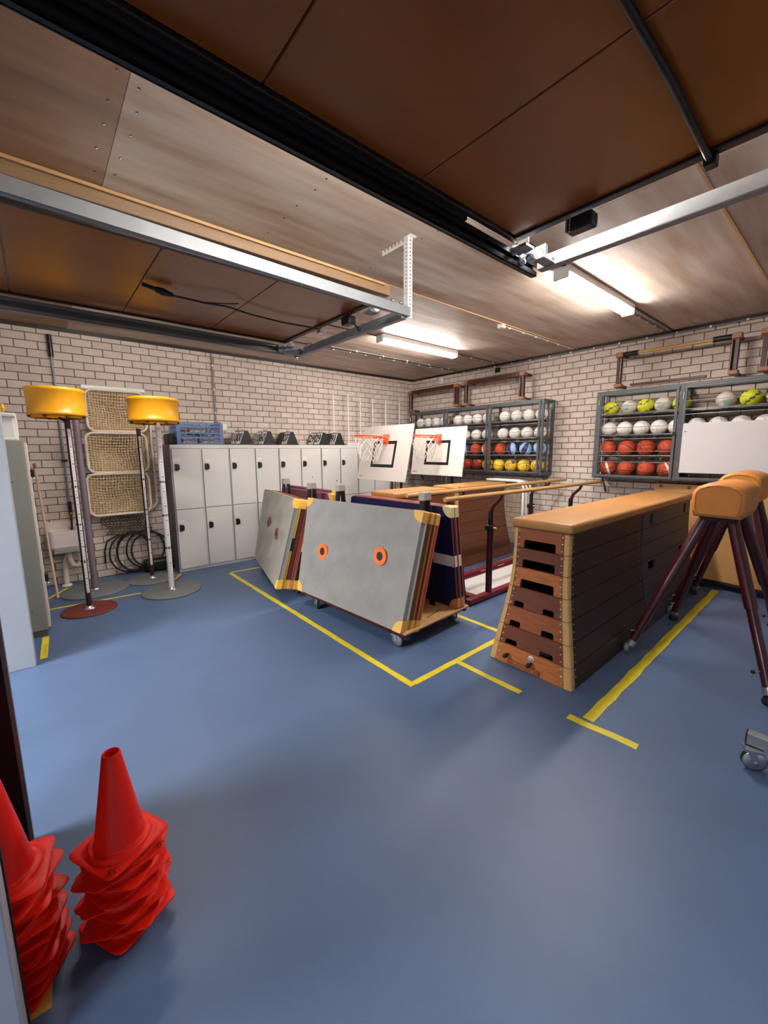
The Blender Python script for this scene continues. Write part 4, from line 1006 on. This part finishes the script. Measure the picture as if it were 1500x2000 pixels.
# ================================================================== VAULTING BOXES
PROF = [(0, 0), (.155, .026), (.31, .052), (.47, .080), (.63, .103), (.79, .118), (.945, .122), (1.10, .125)]
def inset(z):
    for (a, b), (c, d) in zip(PROF[:-1], PROF[1:]):
        if a <= z <= c: return b+(d-b)*(z-a)/(c-a)
    return PROF[-1][1]
def vault(label, x0, x1, yc, W2, mats_front, side_m, post_m, group, screws=True, holes=True, detail=True, topm=None, sideholes=False, fe=.8, be=.8):
    t = thing('vaulting_box', label, 'vaulting box', ((x0+x1)/2, yc, 0), 0, group); hx = (x1-x0)/2; hy = W2
    zs = [p[0] for p in PROF]; g = .0025; th = .022
    def q(face, u, z, d=0):
        """face f: front (-x) u in y ; r: right (-y) u in x ; b back ; l left.  u in -1..1 between the corner posts, d depth inward"""
        k = inset(z); xf, xb, ay = -hx+k*fe, hx-k*be, hy-k; xm, xr = (xf+xb)/2, (xb-xf)/2
        if face == 'f': return (xf+d, -u*ay, z)
        if face == 'b': return (xb-d, u*ay, z)
        if face == 'r': return (xm+u*xr, -ay+d, z)
        return (xm-u*xr, ay-d, z)
    for i in range(7):
        za, zb = zs[i]+g, zs[i+1]-g
        for face in 'frbl':
            pw = .055/(hy if face in 'fb' else hx)
            U = 1-pw
            fm = mats_front[i] if face in 'fb' else side_m
            slots = []
            if holes and face in 'fb':
                if i >= 4: slots = [(-.70*U, .66*U, .0, .44)]
                elif i >= 1: slots = [(-.80*U, -.42*U, .0, .30), (.30*U, .70*U, .0, .30)]
            if sideholes and face in 'rl' and i == 3: slots = [(-.80, -.55, .30, .85), (.45, .70, .30, .85)]
            if sideholes and face in 'rl' and i == 6: slots = [(-.75, -.66, .15, .85), (.66, .75, .15, .85)]
            us = sorted(set([-U, U]+[a for s in slots for a in s[:2]])); vs_ = sorted(set([0., 1.]+[a for s in slots for a in s[2:]]))
            mb = MB()
            def PT(u, v, d): return q(face, u, za+(zb-za)*v, d)
            for a, b in zip(us[:-1], us[1:]):
                for c_, d_ in zip(vs_[:-1], vs_[1:]):
                    if any(s[0] <= a and b <= s[1] and s[2] <= c_ and d_ <= s[3] for s in slots): continue
                    P8 = [PT(a, c_, 0), PT(b, c_, 0), PT(b, d_, 0), PT(a, d_, 0), PT(a, c_, th), PT(b, c_, th), PT(b, d_, th), PT(a, d_, th)]
                    mb.add(P8, [(0,1,2,3),(7,6,5,4),(0,4,5,1),(1,5,6,2),(2,6,7,3),(3,7,4,0)])
            # rounded slot corners
            for s in slots:
                if face in 'rl': continue
                ru = .018/(hy); rv = .018/(zb-za)
                for (uu, su) in ((s[0], 1), (s[1], -1)):
                    for (vv, sv) in (((s[2], 1), (s[3], -1)) if s[2] > 0 else ((s[3], -1),)):
                        pts = [(uu, vv)]+[(uu+su*ru*(1-math.sin(R(a))), vv+sv*rv*(1-math.cos(R(a)))) for a in (0, 30, 60, 90)]
                        vs2 = [PT(u, v, .001) for u, v in pts]+[PT(u, v, th) for u, v in pts]; n_ = len(pts)
                        mb.add(vs2, [tuple(range(n_)), tuple(range(2*n_-1, n_-1, -1))]+[(k, (k+1) % n_, (k+1) % n_+n_, k+n_) for k in range(n_)])
            mb.build('plank', fm, t)
            if screws and face in ('f', 'r'):
                ms = MB()
                for s_ in (-1, 1):
                    for v in (.16, .5, .84):
                        c = Vector(PT(s_*(U-.022/(hy if face == 'f' else hx)), v, 0)); ms.lathe([(0, -.003), (.0065, -.002), (.007, .001)], 8, c, axis='x' if face == 'f' else 'y')
                tag(ms.build('screw_row', M_screw if face == 'f' else M_galv, t), kind='stuff')
        # corner posts in pieces
        for sx in (-1, 1):
            for sy in (-1, 1):
                mb = MB(); vs = []
                for z in (za, zb):
                    k = inset(z); ax, ay = hx-k*(be if sx > 0 else fe), hy-k; w_ = .056; r_ = .02
                    pl = [(0, w_), (w_, w_), (w_, 0), (r_, 0), (r_*.3, r_*.3), (0, r_)]
                    vs += [(sx*(ax-u), sy*(ay-v), z) for u, v in pl]
                n_ = 6
                mb.add(vs, [tuple(range(n_)), tuple(range(2*n_-1, n_-1, -1))]+[(a, (a+1) % n_, (a+1) % n_+n_, a+n_) for a in range(n_)])
                mb.build('corner_post', post_m if (sy > 0 or sx < 0) else side_m, t)
    # padded top
    k = .125; ax, ay = (2*hx-k*fe-k*be)/2+.012, hy-k+.020; xmid = (k*fe-k*be)/2
    bm = bmesh.new(); bmesh.ops.create_cube(bm, size=1)
    for v in bm.verts: v.co = Vector((xmid+v.co.x*2*ax, v.co.y*2*ay, 1.1375+v.co.z*.073))
    ed = [e for e in bm.edges]; bmesh.ops.bevel(bm, geom=ed, offset=.027, segments=4, affect='EDGES', profile=.55)
    bm.verts.index_update(); mb = MB(); mb.add([v.co[:] for v in bm.verts], [tuple(v.index for v in f.verts) for f in bm.faces], 0, True); bm.free()
    lid = mb.build('padded_top', topm or M_lea, t)
    if detail:
        zc = 1.1
        mb = MB(); mb.box(xmid-ax+.01, xmid+ax-.01, -ay+.01, ay-.01, 1.098, 1.103); mb.build('lid_board', M_w2, t)
        # scuffs
    return t
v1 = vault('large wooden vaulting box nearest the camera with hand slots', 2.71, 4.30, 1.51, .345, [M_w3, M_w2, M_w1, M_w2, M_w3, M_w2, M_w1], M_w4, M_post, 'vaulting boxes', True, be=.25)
# fittings on v1's front
fx = -(4.30-2.71)/2
pd = bevel(B(fx-.012, fx+.004, -.10, .17, .012, .050).build('foot_pedal', M_w1, v1), .004)
for y in (.17, -.03): MB().lathe([(0, -.06), (.014, -.055), (.018, -.035), (.012, -.02), (.012, 0)], 14, (fx, y+.0, .085), axis='x').build('castor_knob', M_black, v1)
bd = MB().lathe([(0, -.008), (.022, -.008), (.024, 0)], 20, (fx+.018, -.02, .115), axis='x').build('badge', M_white, v1)
MB().lathe([(.009, -.0095), (.015, -.0095), (.015, -.008), (.009, -.008)], 18, (fx+.018, -.02, .115), axis='x').build('badge_mark', M_conduitg, bd)
ms = MB()
for y, z in ((.04, .14), (-.06, .14), (.03, .09), (-.07, .095), (.10, .035), (-.05, .03)): ms.lathe([(0, -.003), (.005, -.002), (.005, .001)], 8, (fx+.02 if z > .06 else fx-.012, y, z), axis='x')
tag(ms.build('badge_screws', M_screw, v1), kind='stuff')
v2 = vault('second vaulting box behind the front one, grey violet sides with hand holes', 4.308, 5.90, 1.51, .345, [M_w5]*7, M_w5, M_w5, 'vaulting boxes', False, False, True, None, True, -.25, .3)
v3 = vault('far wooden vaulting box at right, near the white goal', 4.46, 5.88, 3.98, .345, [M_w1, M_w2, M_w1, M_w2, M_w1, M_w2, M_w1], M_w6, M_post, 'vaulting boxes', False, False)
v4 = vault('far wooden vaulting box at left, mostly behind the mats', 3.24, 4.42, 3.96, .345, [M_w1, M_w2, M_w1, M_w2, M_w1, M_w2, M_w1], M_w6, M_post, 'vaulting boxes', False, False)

# ================================================================== PARALLEL BARS
t = thing('parallel_bars', 'parallel bars with pale wooden rails and maroon steel base', 'parallel bars', (4.6, 2.85, 0))
ox, oy = 4.6, 2.85
def pp(x, y, z): return (x-ox, y-oy, z)
for (a, b) in (((2.92, 2.55), (6.26, 2.44)), ((2.90, 3.05), (6.27, 3.0))):
    n_ = 20; pts = [pp(a[0]+(b[0]-a[0])*i/n_, a[1]+(b[1]-a[1])*i/n_, 1.232) for i in range(n_+1)]
    T(pts, .023, 12).build('rail', M_rail, t)
for (x, y, yr) in ((3.83, 2.66, 2.52), (3.83, 3.30, 3.04), (5.62, 2.60, 2.46), (5.80, 3.30, 3.01)):
    p = T([pp(x, y, .05), pp(x, y, .80)], .037, 14).build('post', M_trol, t)
    T([pp(x, y, .78), pp(x, y, 1.02)], .028, 12).build('inner_tube', M_black_steel, p)
    bevel(MB().box(x-ox-.045, x-ox+.045, y-oy-.045, y-oy+.045, .80, .86).build('collar', M_black_steel, p), .008)
    T([pp(x, y-.045, .83), pp(x, y-.075, .83)], .015, 10).build('lock_screw', M_yellow if x < 4 and y < 3 else M_steel, p)
    T([pp(x, y, 1.0), pp(x, y-.03*(1 if y > yr else -1), 1.08), pp(x, yr+.02, 1.17), pp(x, yr, 1.22)], [.026, .022, .018, .016], 10).build('swing_arm', M_trol, p)
for y in (2.66, 3.30): bevel(B(3.45-ox, 6.05-ox, y-oy-.04, y-oy+.04, .02, .075).build('base_rail', M_marb, t), .008)
for x in (3.62, 5.85): bevel(B(x-ox-.04, x-ox+.04, 2.71-oy, 3.25-oy, .02, .07).build('base_cross', M_marb, t), .008)
for x in (3.50, 6.0):
    for y in (2.66, 3.30): MB().lathe([(0, 0), (.03, 0), (.03, .02), (0, .02)], 14, pp(x, y, 0)).build('foot_pad', M_rubber, t)
for x in (4.5, 4.9): bevel(B(x-ox, x-ox+.16, 3.255-oy, 3.262-oy, .045, .052).build('label_plate', M_white, t), .001)
t = thing('floor_board', 'pale grey flat board lying on the floor inside the parallel bars base', 'board', (4.6, 2.98, .001))
bevel(B(-.85, 1.05, -.26, .25, 0, .030).build('panel', M_lock, t), .006); bevel(B(-.85, 1.05, .22, .25, .0305, .036).build('edge_strip', M_marb, t), .002)

# small white goal by right wall
t = thing('white_goal', 'small white goal with beige net standing behind the far vaulting box', 'goal', (6.15, 3.95, 0))
for x in (-.1, -.0, .11):
    T([(x, -.36, 0), (x, -.36, 1.08), (x, -.32, 1.15), (x, -.24, 1.18), (x, .36, 1.18)], .022, 10).build('frame_tube', M_white_steel, t)
mb = MB(); netpatch(mb, lambda u, v: (-.13-.05*math.sin(3*v), -.34+.60*u, .10+1.02*v), 16, 26, .003); tag(mb.build('net', M_net, t), kind='stuff')

# ================================================================== BUCKS
def buck(label, xa, xb, yc, zb, zt, feet):
    t = thing('vaulting_buck', label, 'vaulting buck', ((xa+xb)/2, yc, 0), 0, 'leather vaulting bucks'); L = (xb-xa)/2
    # body: cross section in y-z with crowned top, lofted along x with rounded ends
    sec = []; hw = .165; h = zt-zb
    raw = [(-hw*.86, 0), (hw*.86, 0), (hw*.98, .06), (hw, h*.55), (hw*.97, h*.72), (hw*.80, h*.86), (hw*.45, h*.96), (0, h), (-hw*.45, h*.96), (-hw*.80, h*.86), (-hw*.97, h*.72), (-hw, h*.55), (-hw*.98, .06)]
    mb = MB(); rows = []
    for x, s in ((-L, .86), (-L+.008, .94), (-L+.025, .99), (-L+.05, 1), (L-.05, 1), (L-.025, .99), (L-.008, .94), (L, .86)):
        rows.append([(x, y*s, zb+h*.5+(z-h*.5)*s) for y, z in raw])
    n = len(raw); vs = [p for r_ in rows for p in r_]
    mb.add(vs, [(i*n+j, i*n+(j+1) % n, (i+1)*n+(j+1) % n, (i+1)*n+j) for i in range(len(rows)-1) for j in range(n)], 0, True)
    mb.add(rows[0], [tuple(range(n))]); mb.add(rows[-1], [tuple(range(n))])
    body = mb.build('padded_body', M_lea2, t)
    for x in (-L, L):
        T([(x, y*.82, zb+h*.5+(z-h*.5)*.82) for y, z in raw], .004, 5, closed=True).build('stitched_seam', M_stitch, body)
    bevel(B(-L*.8, L*.8, -hw*.6, hw*.6, zb-.03, zb-.002).build('mount_plate', M_black_steel, t), .004)
    for i, (fx_, fy_) in enumerate(feet):
        top = Vector((math.copysign(L*.62, fx_-t.location.x), math.copysign(.085, fy_-yc), zb-.02)); ft = Vector((fx_-t.location.x, fy_-yc, .09)); md = top.lerp(ft, .55)
        lg = T([top, top.lerp(ft, .55)], .040, 16).build('leg', M_trol, t)
        T([top.lerp(ft, .5), ft], .032, 14).build('leg_extension', M_trol, lg)
        d = (ft-top).normalized()
        f = T([ft-d*.02, ft+d*.03], .036, 14).build('foot_collar', M_steel, lg)
        if i == 0:
            MB().lathe([(0, -.016), (.036, -.016), (.042, -.01), (.042, .01), (.036, .016), (0, .016)], 20, ft+Vector((-.03, .02, -.048)), axis='y').build('foot_wheel', M_galv, lg)
        else:
            MB().lathe([(0, 0), (.035, 0), (.04, .012), (.03, .05), (0, .05)], 16, (ft.x+d.x*.03, ft.y+d.y*.03, .001)).build('foot_pad', M_rubber, lg)
        kn = top.lerp(ft, .90); T([kn, kn+Vector((-.06, .05, 0))], .006, 8).build('lock_pin', M_steel, lg)
        MB().lathe([(0, -.014), (.011, -.009), (.014, 0), (.011, .009), (0, .014)], 12, kn+Vector((-.062, .052, 0))).build('pin_knob', M_black, lg)
    return t
buck('tan leather vaulting buck on maroon legs, the near one', 3.86, 4.46, .685, 1.175, 1.445, [(3.67, 1.11), (3.58, .25), (4.70, 1.07), (4.75, .30)])
buck('tan leather vaulting buck on maroon legs, behind the near one', 5.06, 5.66, .75, 1.19, 1.475, [(4.90, 1.13), (4.90, .36), (5.75, 1.14), (5.80, .40)])
# tan plywood panel on castors by the right wall
t = thing('plywood_cart', 'upright tan plywood panel cart on castors against the right wall', 'panel', (6.2, 1.0, 0), R(-7))
bevel(B(-.02, .02, -.95, .80, .09, 1.245).build('panel', M_tan, t), .008)
bevel(B(-.05, .05, -.95, .80, .05, .089).build('base_rail', M_black_steel, t), .006)
for y in (-.55, .15, .70):
    MB().lathe([(0, -.014), (.04, -.014), (.045, -.008), (.045, .008), (.04, .014), (0, .014)], 16, (-.07, y, .046), axis='y').build('castor', M_rubber, t)
    MB().bar((-.07, y, .046), (-.03, y, .075), .045, .01).build('castor_plate', M_galv, t)
for y in (.72, .4, -.1): MB().lathe([(0, -.012), (.02, -.010), (.022, 0)], 12, (-.02, y, 1.21), axis='x').build('bolt', M_brownl, t)
# rack foot entering at the right
t = thing('rolling_stand', 'grey steel stand foot on a castor entering at the lower right', 'stand', (2.78, .05, 0))
bevel(B(-.025, .025, -.95, .20, .125, .19).build('foot_beam', M_galv, t), .004)
B(-.024, .024, .2005, .206, .127, .188).build('end_cap', M_black, t)
castor(t, -.03, .16, .055, R(115), .124); castor(t, -.03, -.80, .055, R(70), .124)
bevel(B(-.03, .03, -.42, -.36, .19, 1.5).build('column', M_galv, t), .004)

# ================================================================== CONES
def cone_mesh(seed):
    s_ = .118; n = 64; rnd = random.Random(seed); ph = rnd.uniform(0, 6.28); ph2 = rnd.uniform(0, 6.28); amp = rnd.uniform(.001, .0045)
    def sqr(r, k):   # blends a circle (k=0) into a square plate with rounded corners (k=1)
        out = []
        for j in range(n):
            a = 2*math.pi*j/n; c, si = math.cos(a), math.sin(a); p = 9
            q_ = (1/((abs(c)**p+abs(si)**p)**(1/p)))*k+(1-k); out.append((r*c*q_, r*si*q_))
        return out
    prof = [(s_*.99, 1, .000), (s_, 1, .0015), (s_, 1, .0035), (s_*.985, 1, .0048), (.106, .55, .0052), (.1005, 0, .0058), (.0985, 0, .016), (.0945, 0, .021), (.088, 0, .0225), (.0825, 0, .022), (.079, 0, .026), (.0775, 0, .034), (.0285, 0, .350), (.0265, 0, .354), (.0235, 0, .354), (.0228, 0, .348), (.0745, 0, .030), (.080, 0, .018), (.094, 0, .014), (.0975, 0, .002), (s_*.96, 1, .0005)]
    vs = []
    for r, k, z in prof:
        for x, y in sqr(r, k):
            a = math.atan2(y, x); f = max(0, math.hypot(x, y)-.096)/.06
            vs.append((x, y, z+amp*f*(math.sin(2*a+ph)+.7*math.sin(a+ph2))))
    m = len(prof); mb = MB()
    mb.add(vs, [(i*n+j, i*n+(j+1) % n, (i+1)*n+(j+1) % n, (i+1)*n+j) for i in range(m-1) for j in range(n)]+[((m-1)*n+j, (m-1)*n+(j+1) % n, (j+1) % n, j) for j in range(n)], 0, True)
    return mb.mesh('cone_shell', M_cone)
CONES = [cone_mesh(k) for k in range(5)]
def stack(cx, cy, count, step, nm, rots, tilts, marks):
    for i in range(count):
        o = empty('traffic_cone'); sh = bpy.data.objects.new('cone_shell', CONES[(i*2+1) % 5]); COL.objects.link(sh); sh.parent = o
        tx, ty = tilts[i]
        o.location = (cx, cy, .003+i*step); o.rotation_euler = (tx, ty, rots[i])
        pos = 'topmost' if i == count-1 else ('bottom' if i == 0 else ['', 'second', 'third', 'fourth', 'fifth', 'sixth', 'seventh', 'eighth', 'ninth', 'tenth', 'eleventh'][i]+' from the floor')
        tag(o, 'red rubber cone, %s in the %s' % (pos, nm), 'cone', 'cones in the '+nm)
        for (txt, ang, rad, sz) in marks.get(i, ()):
            a = R(ang); p = Vector((math.cos(a)*rad, math.sin(a)*rad, .0125)); ex = (-math.sin(a), math.cos(a), 0)
            text_mesh('marker_writing', txt, sz, M_ink, o, frame_mtx(p, ex, (-math.cos(a), -math.sin(a), 0)), .0004)
rr = random.Random(3)
rots = [R(a) for a in (28, 62, 12, 40, 75, 20, 52, 8, 27)]
tl = [(0, 0)]+[(rr.uniform(-.012, .012), rr.uniform(-.012, .012)) for _ in range(7)]+[(.0, .008)]
stack(.092, 1.605, 9, .0375, 'complete stack', rots, tl, {8: [('SS', -135, .135, .030)], 7: [('-X', -45, .135, .028)], 3: [('XX', -45, .14, .026)], 1: [('X', 45, .14, .028)]})
rr = random.Random(5); n1 = 11
stack(-.215, 1.615, n1, .037, 'stack cut by the left edge', [R(rr.uniform(0, 90)) for _ in range(n1)], [(0, 0)]+[(rr.uniform(-.012, .012), rr.uniform(-.012, .012)) for _ in range(n1-1)], {})
